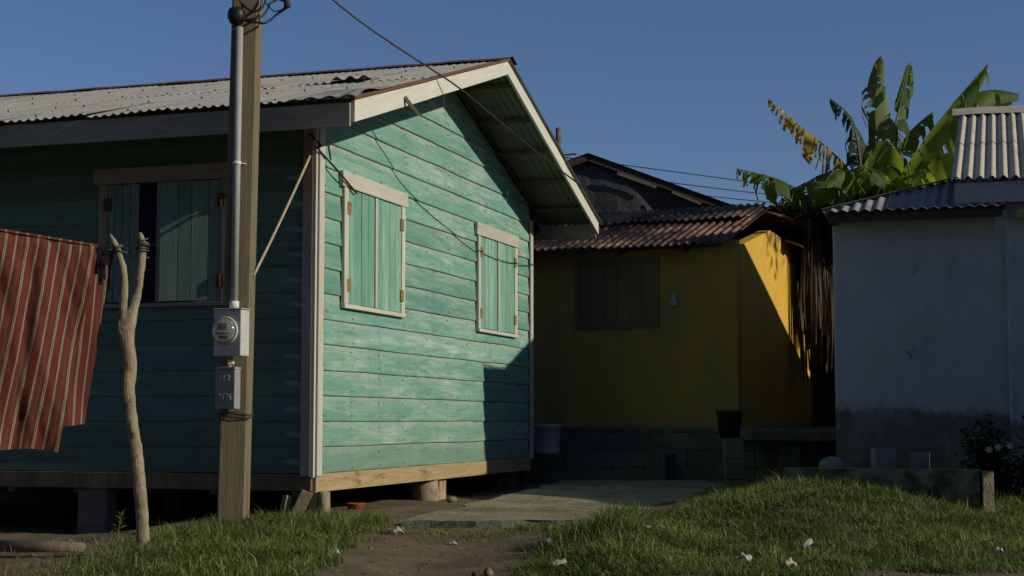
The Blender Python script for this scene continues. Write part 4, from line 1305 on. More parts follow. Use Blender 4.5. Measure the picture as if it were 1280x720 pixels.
# roof
mb = MB()
e = on2(895, 306, -0.38); 
ye0 = (-0.42, e.z + 0.02); ye1 = (1.52, e.z + 0.02 + 1.94 * 0.335)
corr_slope(mb, -6.8, 0.04, ye0, ye1, rows=1, pitch=0.105, amp=0.020, ragged=0.075, sheet=0.84, seed=21)
corr_slope(mb, -6.8, -0.05, (0.75, ye0[1] + 0.42), (1.58, ye1[1] + 0.045), rows=1, pitch=0.105, amp=0.017, ragged=0.20, sheet=0.84, seed=24, lift=0.02)
corr_slope(mb, -6.8, 0.16, (D2 + 0.35, 3.12), (1.50, ye1[1] + 0.02), rows=1, pitch=0.105, amp=0.017, ragged=0.06, sheet=0.84, seed=22)
mb.build('roof_sheets', M['rustsheet'], yh, True)
mb = MB()
for xx in (-5.6, -4.2, -2.8, -1.4, -0.55):
    mb.bar((xx, -0.34, ye0[1] - 0.05), (xx, 1.5, ye1[1] - 0.06), 0.05, 0.09)
mb.box((-6.6, -0.33, ye0[1] - 0.03), (-0.1, -0.27, ye0[1] + 0.005))
mb.build('rafters', M['darkwood'], yh)
# twisted loose sheets over the verge
mb = MB()
for k, (x0_, y0_, z0_, sx, sy, rx) in enumerate(((0.00, 1.45, ye1[1] - 0.03, 0.42, 0.7, 0.04), (0.02, 2.1, 3.16, 0.48, 1.2, 0.02))):
    def tw(u, v, x0_=x0_, y0_=y0_, z0_=z0_, sx=sx, sy=sy, rx=rx, k=k):
        x = x0_ - 0.25 + sx * u; y = y0_ + sy * v
        z = z0_ - 0.10 * u * u * (1 + k * 0.3) + rx * math.sin(v * 2.6 + k) * u + 0.015 * math.sin(v * sy / 0.105 * 2 * PI * 0.5 + k)
        return (x, y, z)
    mb.grid(tw, 14, 40)
mb.build('loose_sheets', M['rustsheet'], yh, True)
# window
wa_, wb2 = on2(719, 326, -0.02), on2(824, 409, -0.02)
mb = MB(); z0_, z1_ = wb2.z, wa_.z
for (a, b, c, d) in ((wa_.x, wa_.x + 0.06, z0_, z1_), (wb2.x - 0.06, wb2.x, z0_, z1_), (wa_.x + 0.06, wb2.x - 0.06, z1_ - 0.06, z1_), (wa_.x + 0.06, wb2.x - 0.06, z0_, z0_ + 0.06)):
    mb.box((a, -0.035, c), (b, -0.002, d))
w = mb.build('window', M['yellow_win'], yh)
for s_, (a, b) in enumerate(((wa_.x + 0.063, (wa_.x + wb2.x) / 2 - 0.006), ((wa_.x + wb2.x) / 2 + 0.006, wb2.x - 0.063))):
    mb = MB()
    for k in range(3):
        x0_ = a + (b - a) * k / 3; x1_ = a + (b - a) * (k + 1) / 3
        mb.box((x0_ + 0.003, -0.024, z0_ + 0.063), (x1_ - 0.003, -0.004, z1_ - 0.063))
    mb.build('shutter', M['yellow_win'], w, bevel=0.002)
# dark boards added behind the gap so no lit ground shows
fe = thing('added_board_fence', 'dark boards added to keep the gap between the yellow and the pale house dark', 'fence', YC + R2 * 0.0 + G2 * 4.1, -YA)
for k in range(16):
    mb = MB(); x_ = -0.25 + k * 0.2
    mb.box((x_, random.uniform(-0.012, 0.012), 0.1), (x_ + 0.1985, 0.03, 2.5 + random.uniform(-0.10, 0.12)), 0, 2, jit=0.006); mb.build('board', M['darkwood'], fe, bevel=0.004)
# small white thing fixed to the wall
q = on2(843, 378, 0)
mb = MB(); mb.lathe([(0.01, -0.05), (0.05, -0.045), (0.055, -0.02), (0.04, -0.004)], 14, (q.x, 0, q.z), ax='y'); mb.box((q.x - 0.03, -0.03, q.z + 0.04), (q.x + 0.03, -0.004, q.z + 0.12))
mb.build('wall_lamp', M['plastic_grey'], yh, bevel=0.003)

# raised base of concrete blocks under the yellow house
pl = thing('block_plinth', 'raised dark concrete block base with a step under the yellow house', 'plinth', YC, -YA)
mb = MB()
def blockwall(mb, x0, x1, y0, y1, z0, z1, bw=0.40, bhh=0.2):
    z = z0; row = 0
    while z < z1 - 0.02:
        zt = min(z + bhh, z1)
        x = x0 - (bw / 2 if row % 2 else 0)
        while x < x1:
            xa, xb = max(x, x0), min(x + bw, x1)
            if xb - xa > 0.03:
                d = random.uniform(0, 0.012)
                mb.box((xa + 0.0005, y0 - d * 1.5, z + 0.0005), (xb - 0.0005, y1, zt - 0.0005), jit=0.006)
            x += bw
        z = zt; row += 1
blockwall(mb, -6.6, 1.6, -0.75, -0.35, 0.0, PZ)
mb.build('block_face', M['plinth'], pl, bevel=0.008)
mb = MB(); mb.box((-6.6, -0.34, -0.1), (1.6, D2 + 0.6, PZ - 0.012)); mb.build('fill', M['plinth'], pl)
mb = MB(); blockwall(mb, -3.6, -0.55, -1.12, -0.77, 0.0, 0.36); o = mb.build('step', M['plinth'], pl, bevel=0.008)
# platform on the right of the pillar
tb = thing('concrete_platform', 'dark raised concrete platform joining the yellow house and the pale house', 'platform', at(985, 600, 17.2))
T0 = at(985, 600, 17.2)
mb = MB()
zz = at(985, 540, 17.0).z
xl, xr = at(934, 540, 17.0).x, at(1085, 540, 17.0).x
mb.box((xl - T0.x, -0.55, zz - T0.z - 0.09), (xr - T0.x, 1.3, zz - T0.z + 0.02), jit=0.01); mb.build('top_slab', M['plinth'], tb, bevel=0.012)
for xx in (xl + 0.35, xr - 0.2):
    mb = MB(); mb.box((xx - T0.x, -0.35, -T0.z - 0.1), (xx - T0.x + 0.2, -0.15, zz - T0.z - 0.095)); mb.build('support', M['plinth'], tb, bevel=0.01)
# pillar and bucket
pc = at(919, 606, 16.4)
mb = MB()
zt = at(919, 547, 16.4).z
blocks_z = np.linspace(-0.1, zt, 4)
for a, b in zip(blocks_z, blocks_z[1:]):
    mb.box((pc.x - 0.098, 16.4, a + 0.002), (pc.x + 0.098, 16.6, b - 0.003), jit=0.005)
o = mb.build('block_pillar', M['plinth'], None, bevel=0.01); settle(o, (pc.x, 16.5, 0)); tag(o, 'short square concrete block pillar carrying the black bucket', 'pillar')
bk_ = thing('bucket', 'black plastic bucket standing on top of the short concrete pillar', 'bucket', (pc.x - 0.04, 16.5, zt))
mb = MB(); mb.lathe([(0.001, 0.012), (0.095, 0.012), (0.098, 0.0), (0.104, 0.003), (0.135, 0.262), (0.143, 0.265), (0.143, 0.285), (0.130, 0.285), (0.125, 0.25), (0.098, 0.03), (0.001, 0.026)], 28)
mb.build('body', M['plastic_black'], bk_, True)
mb = MB(); mb.tube([Vector((0.14 * math.cos(a), -0.10 * math.sin(a) * 0.9 - 0.02, 0.262 - 0.10 * math.sin(a))) for a in np.linspace(0, PI, 15)], 0.004, 6); mb.build('handle', M['iron'], bk_, True)
# pale container by the far corner of the turquoise house
dc = at(684, 547, 18.05)
dr = thing('plastic_tub', 'pale grey plastic tub on the dark plinth just behind the turquoise house corner', 'tub', (dc.x, dc.y, 0.36))
mb = MB(); mb.lathe([(0.001, 0.0), (0.135, 0.0), (0.142, 0.02), (0.156, 0.30), (0.166, 0.305), (0.166, 0.335), (0.152, 0.335), (0.138, 0.03), (0.001, 0.02)], 28); mb.build('body', M['plastic_grey'], dr, True)
mb = MB(); mb.tube([Vector((0.165 * math.cos(a), -0.165 * math.sin(a) * 0.5 - 0.08, 0.31 - 0.12 * math.sin(a))) for a in np.linspace(0.3, PI - 0.3, 13)], 0.005, 6); mb.build('handle', M['plastic_grey'], dr, True)

# ------------------------------------------------------------------ dark roofed house behind
DK = at(735, 192, 24.0)
dh = thing('tarped_house', 'dark house with tarp covered gable rising behind the yellow house', 'house', (DK.x, 24.0, 0))
hwid = at(918, 258, 24.0).x - DK.x
ez = at(918, 258, 24.0).z
sl = (DK.z - ez) / hwid
mb = MB()
def gface(u, v):
    x = (u - 0.5) * 2 * (hwid - 0.12)
    top = DK.z - 0.10 - abs(x) * sl
    z = v * top
    d = 0.10 * mnoise.noise(Vector((x * 1.1, z * 0.8, 3))) + 0.05 * mnoise.noise(Vector((x * 3.1 + z, z * 1.3, 8)))
    return (x, 0.15 + d - 0.02 * v, z)
mb.grid(gface, 50, 40); o = mb.build('tarp_wall', M['tarp'], dh, True); o['label'] = 'gable end hung with dark tarpaulin'
mb = MB(); mb.box((-hwid + 0.2, 0.45, 0), (hwid - 0.2, 6.0, ez - 0.25)); mb.build('wall', M['darkwood'], dh)
mb = MB()
for s_ in (-1, 1):
    def rs_(u, v, s_=s_):
        x = s_ * (hwid + 0.12) * u
        return (x, -0.05 + 6.3 * v, DK.z - abs(x) * sl + 0.012 * math.sin(v * 6.3 / 0.2 * 2 * PI))
    mb.grid(rs_, 6, 200, flip=(s_ < 0))
mb.build('roof', M['tarp_roof'], dh, True)
mb = MB()
for s_ in (-1, 1):
    mb.bar((0, 0.0, DK.z - 0.06), (s_ * (hwid + 0.05), 0.0, ez - 0.08), 0.03, 0.10)
mb.build('barge_board', M['darkwood'], dh)
mb = MB(); mb.bar((0.45, -0.06, DK.z - 0.45 * sl - 0.15), (1.06, -0.06, DK.z - 1.06 * sl - 0.15), 0.02, 0.05); mb.bar((1.3, -0.06, DK.z - 1.3 * sl - 0.14), (1.75, -0.06, DK.z - 1.75 * sl - 0.16), 0.02, 0.04)
mb.build('batten', M['oldwood_grey'], dh)

# distant pole and its wires
fpz = at(698, 160, 30.0)
dp_ = thing('utility_pole', 'round weathered pole top showing behind the turquoise roof edge', 'utility pole', (fpz.x, 30.0, 0))
mb = MB(); mb.tube([(0, 0, -0.3), (0, 0, 3), (0, 0, fpz.z)], [0.085, 0.07, 0.055], 12, wob=0.1); mb.build('post', M['oldwood_grey'], dp_, True)
mb = MB(); mb.bar((-0.2, -0.05, at(698, 196, 30).z), (0.35, -0.05, at(698, 193, 30).z), 0.03, 0.03); mb.build('cross_arm', M['iron'], dp_)
wl = ['topmost thin wire strung in the sky between the dark roof and the banana leaves', 'second of the thin wires strung from the dark roof towards the banana leaves', 'third thin wire down, strung just above the second lowest by the banana leaves', 'lowest thin wire strung over the yellow house roof towards the banana leaves']
for k, (ya, yb, yc) in enumerate(((196, 213, 236), (205, 227, 247), (214, 238, 256), (224, 247, 262))):
    a, m_2, b = at(700, ya, 29.9), at(830, yb, 30.5), at(1000, yc, 31.5)
    cpt = 2 * m_2 - 0.5 * a - 0.5 * b
    b2 = at(1240, yc + 10, 33)
    pts = [a * (1 - t) ** 2 + cpt * 2 * t * (1 - t) + b * t * t for t in [i / 14 for i in range(15)]] + [b2]
    line_thing('overhead_wire', M['cable'], pts, 0.010, wl[k], 'wire', group='thin wires strung behind the yellow house')

# ------------------------------------------------------------------ white house
wh = thing('rendered_house', 'pale blue white rendered house with damp stained base and corrugated roofs', 'house', w1(3.5, 4.3, 0), -PH)
WB = w1(3.5, 4.3, 0)
# local: x = r-3.5, y = g-4.3
mb = MB(); mb.box((0.0, 0.0, 0.05), (1.62, 0.18, 2.74)); mb.build('wall', M['white'], wh, bevel=0.02)
mb = MB(); mb.box((1.60, -0.085, 0.05), (6.6, 0.16, 2.80)); mb.build('wall', M['white'], wh, bevel=0.02)
for lo_, hi_ in (((0.0, 0.182, 0.05), (0.18, 3.9, 2.70)), ((0.182, 3.72, 0.05), (1.7, 3.9, 2.70)), ((6.42, 0.162, 0.05), (6.6, 6.8, 2.15)), ((1.2, 3.903, 0.0), (6.4, 9.6, 1.90))):
    mb = MB(); mb.box(lo_, hi_); mb.build('wall', M['white'], wh, bevel=0.02)
mb = MB(); corr_slope(mb, 1.0, 6.6, (9.8, 1.95), (6.9, 2.20), rows=1, pitch=0.105, amp=0.0185, seg=6, ragged=0.02, sheet=0.84, seed=35); mb.build('roof_sheets', M['bluesheet'], wh, True)  # rear lean-to added out of view to shade the lower yellow side wall
# unseen porch added right of the house, shaped to shade the yard
PRF = ((-3.1, 2.06), (-2.0, 2.36), (-1.05, 2.92), (-0.30, 3.10))
for (ya, za), (yb, zb_) in zip(PRF, PRF[1:]):
    mb = MB(); corr_slope(mb, 3.45, 5.8, (ya, za), (yb, zb_), rows=1, pitch=0.105, amp=0.0185, seg=6, ragged=0.0, sheet=0.9, seed=36); mb.build('added_porch_roof', M['whitesheet'], wh, True)
mb = MB(); b = len(mb.v)
pv = [(-2.0, 0.0), (-0.32, 0.0), (-0.32, 3.04), (-1.05, 2.88), (-2.0, 2.33)]
for xx in (3.50, 3.62):
    for y, z in pv: mb.vert((xx, y, z))
mb.face([b + i for i in range(4, -1, -1)]); mb.face([b + 5 + i for i in range(5)])
for i in range(5):
    j = (i + 1) % 5; mb.face((b + i, b + j, b + 5 + j, b + 5 + i))
mb.build('added_porch_wall', M['white'], wh)
for xx in (3.55, 5.7):
    mb = MB(); mb.box((xx - 0.04, -3.05, -0.2), (xx + 0.04, -2.97, 2.04)); mb.build('added_porch_post', M['oldwood'], wh)
# upper roof over the right part
UE = (-0.30, 2.985); UR = (3.15, 4.245)
mb = MB(); corr_slope(mb, 1.13, 7.4, UE, UR, rows=2, pitch=0.105, amp=0.0185, seg=8, ragged=0.012, sheet=0.84, seed=31)
corr_slope(mb, 1.13, 7.4, (7.0, 2.17), UR, rows=2, pitch=0.105, amp=0.0185, seg=6, ragged=0.012, sheet=0.84, seed=32)
o = mb.build('roof_sheets', M['whitesheet'], wh, True); o['label'] = 'pale corrugated roof lit along its ridges'
mb = MB()
mb.grid(lambda u, v: (1.06 + 6.4 * u, UR[0] + (v - 0.5) * 0.36, UR[1] + 0.075 - abs(v - 0.5) * 0.22 + 0.006 * math.sin(u * 40)), 60, 6)
mb.build('ridge_cap', M['whitesheet'], wh, True)
mb = MB(); mb.box((1.16, UE[0] + 0.05, UE[1] - 0.225), (7.3, UE[0] + 0.075, UE[1] - 0.030), 0, 0); mb.build('fascia', M['white'], wh, bevel=0.004)
mb = MB()
b = len(mb.v)
tri = [(UE[0] + 0.08, UE[1] - 0.04), (UR[0], UR[1] - 0.04), (6.9, 2.17), (6.9, 1.95), (0.2, 1.95)]
for xx in (1.62, 1.50):
    for y, z in tri: mb.vert((xx, y, z))
mb.face([b + i for i in range(5)]); mb.face([b + 5 + i for i in range(4, -1, -1)])
for i in range(5):
    j = (i + 1) % 5; mb.face((b + i, b + j, b + 5 + j, b + 5 + i))
mb.build('gable', M['white'], wh)
# lower hipped roof over the left part
HE = 2.725; HS = 0.36
mb = MB()
hx0, hy0 = -0.06, -0.32
def hipf(u, v):
    # front hip slope, ribs running up the slope
    x = hx0 + (1.60 - hx0) * u
    run = (x - hx0) * v
    w = 0.011 * math.sin(2 * PI * x / 0.105)
    return (x, hy0 + run, HE + HS * run + w)
mb.grid(hipf, 150, 10)
def hipl(u, v):
    y = hy0 + (4.2 - hy0) * u
    run = min(y - hy0, 4.2 - y, 1.38) * v
    w = 0.015 * math.sin(2 * PI * y / 0.105)
    return (hx0 + run, y, HE + HS * run + w)
mb.grid(hipl, 300, 8)
mb.grid(lambda u, v: (hx0 + 1.64 * (u), hy0 + 1.64 * u + (v - 0.5) * 0.10, HE + 0.02 + HS * 1.64 * u + 0.012 * (1 - abs(v - .5) * 2)), 20, 4)
o = mb.build('roof_sheets', M['bluesheet'], wh, True); o['label'] = 'shaded grey blue corrugated lower roof'
mb = MB(); mb.box((0.0, hy0 + 0.08, HE - 0.02), (1.6, 3.85, HE + 0.012)); mb.build('ceiling', M['darkwood'], wh)
mb = MB(); mb.box((hx0 + 0.05, hy0 + 0.05, HE - 0.10), (1.58, hy0 + 0.075, HE - 0.022), 0, 0); mb.box((hx0 + 0.05, hy0 + 0.08, HE - 0.10), (hx0 + 0.075, 4.1, HE - 0.022), 0, 1); mb.build('fascia', M['darkwood'], wh)
# wall lamp at right edge
q = on1(1276, 268, 'g', 4.15)
mb = MB(); mb.lathe([(0.02, -0.14), (0.05, -0.13), (0.055, -0.06), (0.03, -0.004)], 14, (q.x - 3.5, -0.085, q.z), ax='y'); mb.build('wall_lamp', M['brass'], wh, True)

# ------------------------------------------------------------------ low kerb wall behind the mound
ka, kb = at(979, 586, 12.45), at(1224, 587.5, 11.98)
lw = thing('low_wall', 'low mossy concrete wall with a sunlit end behind the grass mound', 'low wall', ((ka.x + kb.x) / 2, 12.4, 0.0))
K0 = Vector(((ka.x + kb.x) / 2, 12.4, 0.0))
dk = (kb - ka); dk.z = 0; Lk = dk.length; ang = math.atan2(dk.y, dk.x)
mtk = Matrix.Translation(Vector((ka.x, ka.y, 0)) - K0) @ Matrix.Rotation(ang, 4, 'Z')
mb = MB()
tz = (ka.z + kb.z) / 2
nseg = 24
mb.grid(lambda u, v: mtk @ Vector((Lk * u, [0.012, -0.004, -0.008, 0.0, 0.27, 0.275][round(v * 5)], [-0.1, 0.10, tz - 0.045, tz, tz + 0.002, -0.1][round(v * 5)] + 0.006 * mnoise.noise(Vector((u * 14, v * 3, 0))) )), nseg, 5)
mb.build('wall_body', M['kerbstone'], lw)
mb = MB(); mb.box((-0.045, -0.055, -0.1), (0.045, 0.075, tz - 0.004), 0, 2, mtk @ Matrix.Translation((Lk + 0.045, 0.065, 0)) @ Matrix.Rotation(0.38, 4, 'Z'), 0.004); mb.build('end_post', M['slab'], lw, bevel=0.005)

# loose blocks and clutter by the pale house
def cblock(px, py, Y, w, h, d, rz, label):
    c = at(px, py, Y)
    t = thing('concrete_block', label, 'concrete block', (c.x, c.y, c.z - h), rz, 'loose concrete blocks by the pale house')
    m_ = MB(); m_.box((-w / 2, -d / 2, 0), (w / 2, -d / 2 + 0.03, h), jit=0.004); m_.box((-w / 2, d / 2 - 0.03, 0), (w / 2, d / 2, h), jit=0.004)
    for xx in (-w / 2, -0.015, w / 2 - 0.03): m_.box((xx, -d / 2 + 0.031, 0.002), (xx + 0.03, d / 2 - 0.031, h - 0.002))
    m_.build('body', M['block'], t, bevel=0.006)
cblock(1104, 560, 14.3, 0.19, 0.19, 0.17, 0.0, 'single hollow concrete block standing near the middle of the damp wall')
cblock(1150, 566, 14.5, 0.17, 0.15, 0.17, -0.3, 'darker hollow block right of the other one against the damp wall')
mb = MB(); c = at(1039, 578, 13.9); pebble(mb, (c.x, c.y, c.z - 0.02), 0.135)
o = mb.build('boulder', M['block'], None, True); settle(o, (c.x, c.y, c.z - 0.1)); sm = o.modifiers.new('s', 'SUBSURF'); sm.levels = 1; sm.render_levels = 2
tag(o, 'rounded grey boulder at the left end of the low wall', 'boulder')

# ------------------------------------------------------------------ foliage
def leaf_quad(mb, p, d, up, L, w, gv):
    d = d.normalized(); sd = d.cross(up)
    if sd.length < 1e-3: sd = Vector((1, 0, 0))
    sd.normalize()
    nrm = sd.cross(d)
    a = mb.vert(p, gv=gv); b = mb.vert(p + d * L * 0.45 + sd * w / 2 + nrm * L * 0.06, gv=gv)
    c = mb.vert(p + d * L - nrm * L * 0.08, gv=gv); e = mb.vert(p + d * L * 0.45 - sd * w / 2 + nrm * L * 0.06, gv=gv)
    mb.face((a, b, c)); mb.face((a, c, e))

def bush(px, py, Y, w, h, label, n=900, flowers=()):
    c = at(px, py, Y); z0 = gh(c.x, Y)
    t = thing('bush', label, 'bush', (c.x, Y, z0))
    st = MB(); lf = MB()
    for k in range(9):
        a = random.uniform(0, 2 * PI); tip = Vector((math.cos(a) * w * random.uniform(.2, .5), math.sin(a) * w * 0.4, h * random.uniform(0.5, 1.0)))
        st.tube([(0, 0, -0.05), tip * 0.5 + Vector((0, 0, 0.05)), tip], [0.012, 0.008, 0.003], 5)
        for q in range(n // 9):
            f = random.uniform(0.25, 1.05)
            p = tip * f + Vector((random.gauss(0, .07), random.gauss(0, .07), random.gauss(0, .06)))
            leaf_quad(lf, p, Vector((random.uniform(-1, 1), random.uniform(-1, 1), random.uniform(-.6, .5))), Vector((0, 0, 1)), random.uniform(.05, .11), random.uniform(.025, .05), random.random())
    st.build('stems', M['oldwood'], t, True); lf.build('leaves', M['bush'], t)
    for fx, fy in flowers:
        fc = at(fx, fy, Y - 0.25) - Vector((c.x, Y, z0))
        fm_ = MB()
        for k in range(6):
            a = 2 * PI * k / 6
            leaf_quad(fm_, fc, Vector((math.cos(a), -0.3, math.sin(a))), Vector((0, 1, 0)), 0.035, 0.03, 0.5)
        fm_.build('flower', M['petal'], t)
bush(1262, 600, 13.4, 0.75, 0.62, 'dark bush with a few white flowers at the right of the low wall', 1300, ((1236, 562), (1247, 559), (1262, 557)))

# young weed at left
c = at(147, 672, 10.6); z0 = gh(c.x, 10.6)
t = thing('weed', 'small bright green leafy weed in front of the dark gap under the house', 'weed', (c.x, 10.6, z0))
st = MB(); lf = MB(); st.tube([(0, 0, -0.02), (0.01, 0, 0.08), (0.025, 0, 0.17)], [0.004, 0.003, 0.002], 5)
for k in range(14):
    zz_ = 0.03 + 0.0105 * k; a = k * 2.4
    leaf_quad(lf, Vector((0.008 + 0.08 * zz_, 0, zz_)), Vector((math.cos(a), math.sin(a), 0.25 + k * 0.05)), Vector((0, 0, 1)), 0.085 - 0.003 * k, 0.034, random.random())
st.build('stem', M['pseudostem'], t); lf.build('leaves', M['herb'], t)

# ---- banana plants
def banana_leaf(mb, rib, ribr, width, mat_gv=(0, 1), droop=0.5, tear=0.5, side=Vector((0, 0, 0)), missing=0.0, seed=0, both=(1, 1), gap=0.10, keepto=1.0):
    rs = random.Random(seed)
    n = len(rib)
    # resample
    q = [Vector(p) for p in rib]
    out = []
    for i in range(n - 1):
        p0, p1, p2, p3 = q[max(i - 1, 0)], q[i], q[i + 1], q[min(i + 2, n - 1)]
        for k in range(24 // (n - 1) + 1):
            t_ = k / (24 // (n - 1) + 1)
            out.append(0.5 * ((2 * p1) + (p2 - p0) * t_ + (2 * p0 - 5 * p1 + 4 * p2 - p3) * t_ ** 2 + (3 * p1 - p0 - 3 * p2 + p3) * t_ ** 3))
    out.append(q[-1])
    mb.tube(out, [ribr * (1 - 0.85 * i / (len(out) - 1)) for i in range(len(out))], 6, mi=1, gv=0.7)
    Lt = len(out) - 1
    def ribat(f):
        x = max(0, min(0.9999, f)) * Lt; i = int(x); return out[i].lerp(out[i + 1], x - i)
    for sgn, amt in ((1, both[0]), (-1, both[1])):
        f = gap
        while f < 0.985:
            df = rs.choice((0.010, 0.015, 0.022, 0.03, 0.045, 0.08)) if rs.random() < tear else rs.uniform(0.10, 0.22)
            f2 = min(f + df, 0.995)
            if rs.random() < missing:
                f = f2 + 0.004; continue
            def prof(g):
                x = (g - gap) / (1 - gap)
                return max(0.0, (min(1, x / 0.22) ** 0.6) * (max(0.0, 1 - max(0, (x - 0.55)) / 0.45) ** 0.55))
            ln = amt * (rs.uniform(0.62, 1.08) if tear > 0.5 else rs.uniform(0.85, 1.05))
            sag = droop * rs.uniform(0.8, 1.2); tw = rs.uniform(-0.35, 0.25) * tear; nar = 0.10 + (0.14 if tear > 0.75 else 0.06)
            g_ = rs.uniform(*mat_gv)
            nu, nv = max(1, int((f2 - f) / 0.03)), 4
            def fn(u, v, f=f, f2=f2, sgn=sgn, ln=ln, sag=sag, tw=tw, nar=nar):
                g = f + (f2 - f) * u * (1 - nar * v)
                p = ribat(g); d = (ribat(g + 0.02) - ribat(g - 0.02)).normalized()
                sd = d.cross(Vector((0, 0, 1))) + side
                if sd.length < 1e-3: sd = Vector((1, 0, 0))
                sd.normalize()
                w = width * prof(g) * ln * v
                outv = sd * sgn * (math.cos(sag * v * 1.2)) + Vector((0, 0, 0.25 - sag * v * 1.1)) + d * (0.35 + tw * v)
                return p + outv.normalized() * w
            mb.grid(fn, nu, nv, gv=lambda u, v, g_=g_: min(1.0, g_ * (0.8 + 0.4 * v)))
            f = f2 + rs.uniform(0.0, 0.006) * (1 + 2 * tear)

def banana_plant(name_label, base, stem_top, leaves, cat='banana plant'):
    t = thing('banana_plant', name_label, cat, base)
    B = Vector(base)
    st = MB(); st.tube([(0, 0, -0.2), (Vector(stem_top) - B) * 0.5 + Vector((0.05, 0, 0)), Vector(stem_top) - B], [0.15, 0.12, 0.07], 12, wob=0.1)
    st.build('pseudostem', M['pseudostem'], t, True)
    for k, (pts, w, m_, kw) in enumerate(leaves):
        lm = MB()
        rib = [at(*p) - B for p in pts]
        kw = dict(kw)
        lab = kw.pop('label', None)
        banana_leaf(lm, rib, 0.028, w, seed=40 + k, **kw)
        o = lm.build('leaf', [m_, M['pseudostem']], t, True)
        if lab: o['label'] = lab
    return t
BY = 23.0
b1 = at(1088, 300, BY); b1.z = 0.1
V3 = Vector
banana_plant('tall banana plant with ragged upright leaves behind the pale house roof', b1, at(1090, 262, BY), [
    ([(1090, 262, BY), (1092, 222, BY - .1), (1098, 160, BY - .2), (1093, 105, BY - .3), (1101, 70, BY - .5)], 0.40, M['banana_pale'], dict(droop=1.1, tear=0.6, missing=0.02, side=V3((1.2, 0, 0)))),
    ([(1094, 262, BY), (1106, 215, BY), (1118, 160, BY + .1), (1128, 120, BY + .2), (1137, 78, BY + .2)], 0.34, M['banana'], dict(droop=1.2, tear=0.7, missing=0.03, side=V3((1.0, 0.5, 0)))),
    ([(1096, 258, BY), (1130, 215, BY - .2), (1165, 165, BY - .4), (1200, 120, BY - .5), (1235, 80, BY - .6)], 0.54, M['banana'], dict(droop=1.0, tear=0.6, missing=0.02)),
    ([(1100, 258, BY), (1145, 200, BY + .3), (1185, 150, BY + .5), (1225, 115, BY + .6), (1274, 118, BY + .7)], 0.54, M['banana'], dict(droop=1.05, tear=0.5, missing=0.02)),
    ([(1096, 262, BY), (1140, 225, BY - .5), (1180, 195, BY - .9), (1215, 190, BY - 1.2)], 0.55, M['banana'], dict(droop=0.9, tear=0.3, mat_gv=(0.5, 1))),
    ([(1086, 262, BY), (1078, 225, BY + .3), (1072, 180, BY + .5), (1062, 145, BY + .6), (1038, 123, BY + .8)], 0.44, M['banana_bluish'], dict(droop=1.3, tear=0.95, missing=0.04)),
    ([(1086, 262, BY), (1066, 222, BY - .1), (1040, 190, BY - .1), (1000, 158, BY - .1), (960, 122, BY - .2)], 0.42, M['banana_dry'], dict(droop=1.5, tear=1.0, missing=0.16, label='withered yellow leaf with tattered hanging strips')),
    ([(1084, 265, BY), (1060, 250, BY - .6), (1035, 232, BY - 1.0), (1090, 190, BY - 1.5)][:3] + [(1012, 226, BY - 1.3)], 0.45, M['banana'], dict(droop=1.0, tear=0.5, mat_gv=(0.4, 1))),
    ([(1060, 268, BY - .3), (1075, 240, BY - .5), (1095, 205, BY - .8), (1106, 175, BY - 1.0)], 0.50, M['banana'], dict(droop=0.7, tear=0.15, mat_gv=(0.75, 1))),
    ([(1092, 266, BY), (1112, 240, BY - .8), (1135, 222, BY - 1.3), (1160, 215, BY - 1.7)], 0.46, M['banana'], dict(droop=0.9, tear=0.4, mat_gv=(0.3, 0.9))),
    ([(1090, 266, BY), (1098, 235, BY - .9), (1090, 215, BY - 1.4), (1070, 205, BY - 1.8)], 0.42, M['banana'], dict(droop=1.0, tear=0.5, mat_gv=(0.2, 0.7))),
    ([(1088, 268, BY), (1070, 255, BY - .8), (1050, 256, BY - 1.3), (1030, 268, BY - 1.6)], 0.42, M['banana'], dict(droop=1.1, tear=0.6, mat_gv=(0.2, 0.8))),
    ([(1096, 262, BY), (1122, 200, BY + .5), (1140, 165, BY + .8), (1165, 140, BY + 1.0)], 0.36, M['banana'], dict(droop=1.0, tear=0.7, mat_gv=(0.1, 0.6))),
    ([(1096, 268, BY), (1125, 250, BY - .6), (1160, 235, BY - 1.0), (1200, 240, BY - 1.2)], 0.42, M['banana'], dict(droop=1.0, tear=0.5, mat_gv=(0.5, 1))),
])
def crown_fill(base, top, count, seed):
    rs = random.Random(seed); out = []
    for k in range(count):
        a = 2 * PI * k / count + rs.uniform(-.3, .3); L = rs.uniform(1.0, 1.6); e = rs.uniform(0.35, 0.9)
        d = Vector((math.cos(a), math.sin(a), 0)); t0 = Vector(top)
        out.append([t0, t0 + d * L * .35 + Vector((0, 0, L * .32 * e)), t0 + d * L * .72 + Vector((0, 0, L * .38 * e)), t0 + d * L + Vector((0, 0, L * .15 * e))])
    return out
tall = bpy.data.objects['banana_plant']
for k, rib in enumerate(crown_fill(b1, at(1088, 262, BY), 9, 5)):
    lm = MB(); banana_leaf(lm, [p - b1 for p in rib], 0.026, 0.40, seed=90 + k, droop=1.0, tear=0.5, mat_gv=(0.3, 1.0))
    lm.build('leaf', [M['banana'], M['pseudostem']], tall, True)
b2 = at(1020, 300, BY + .8); b2.z = 0.1
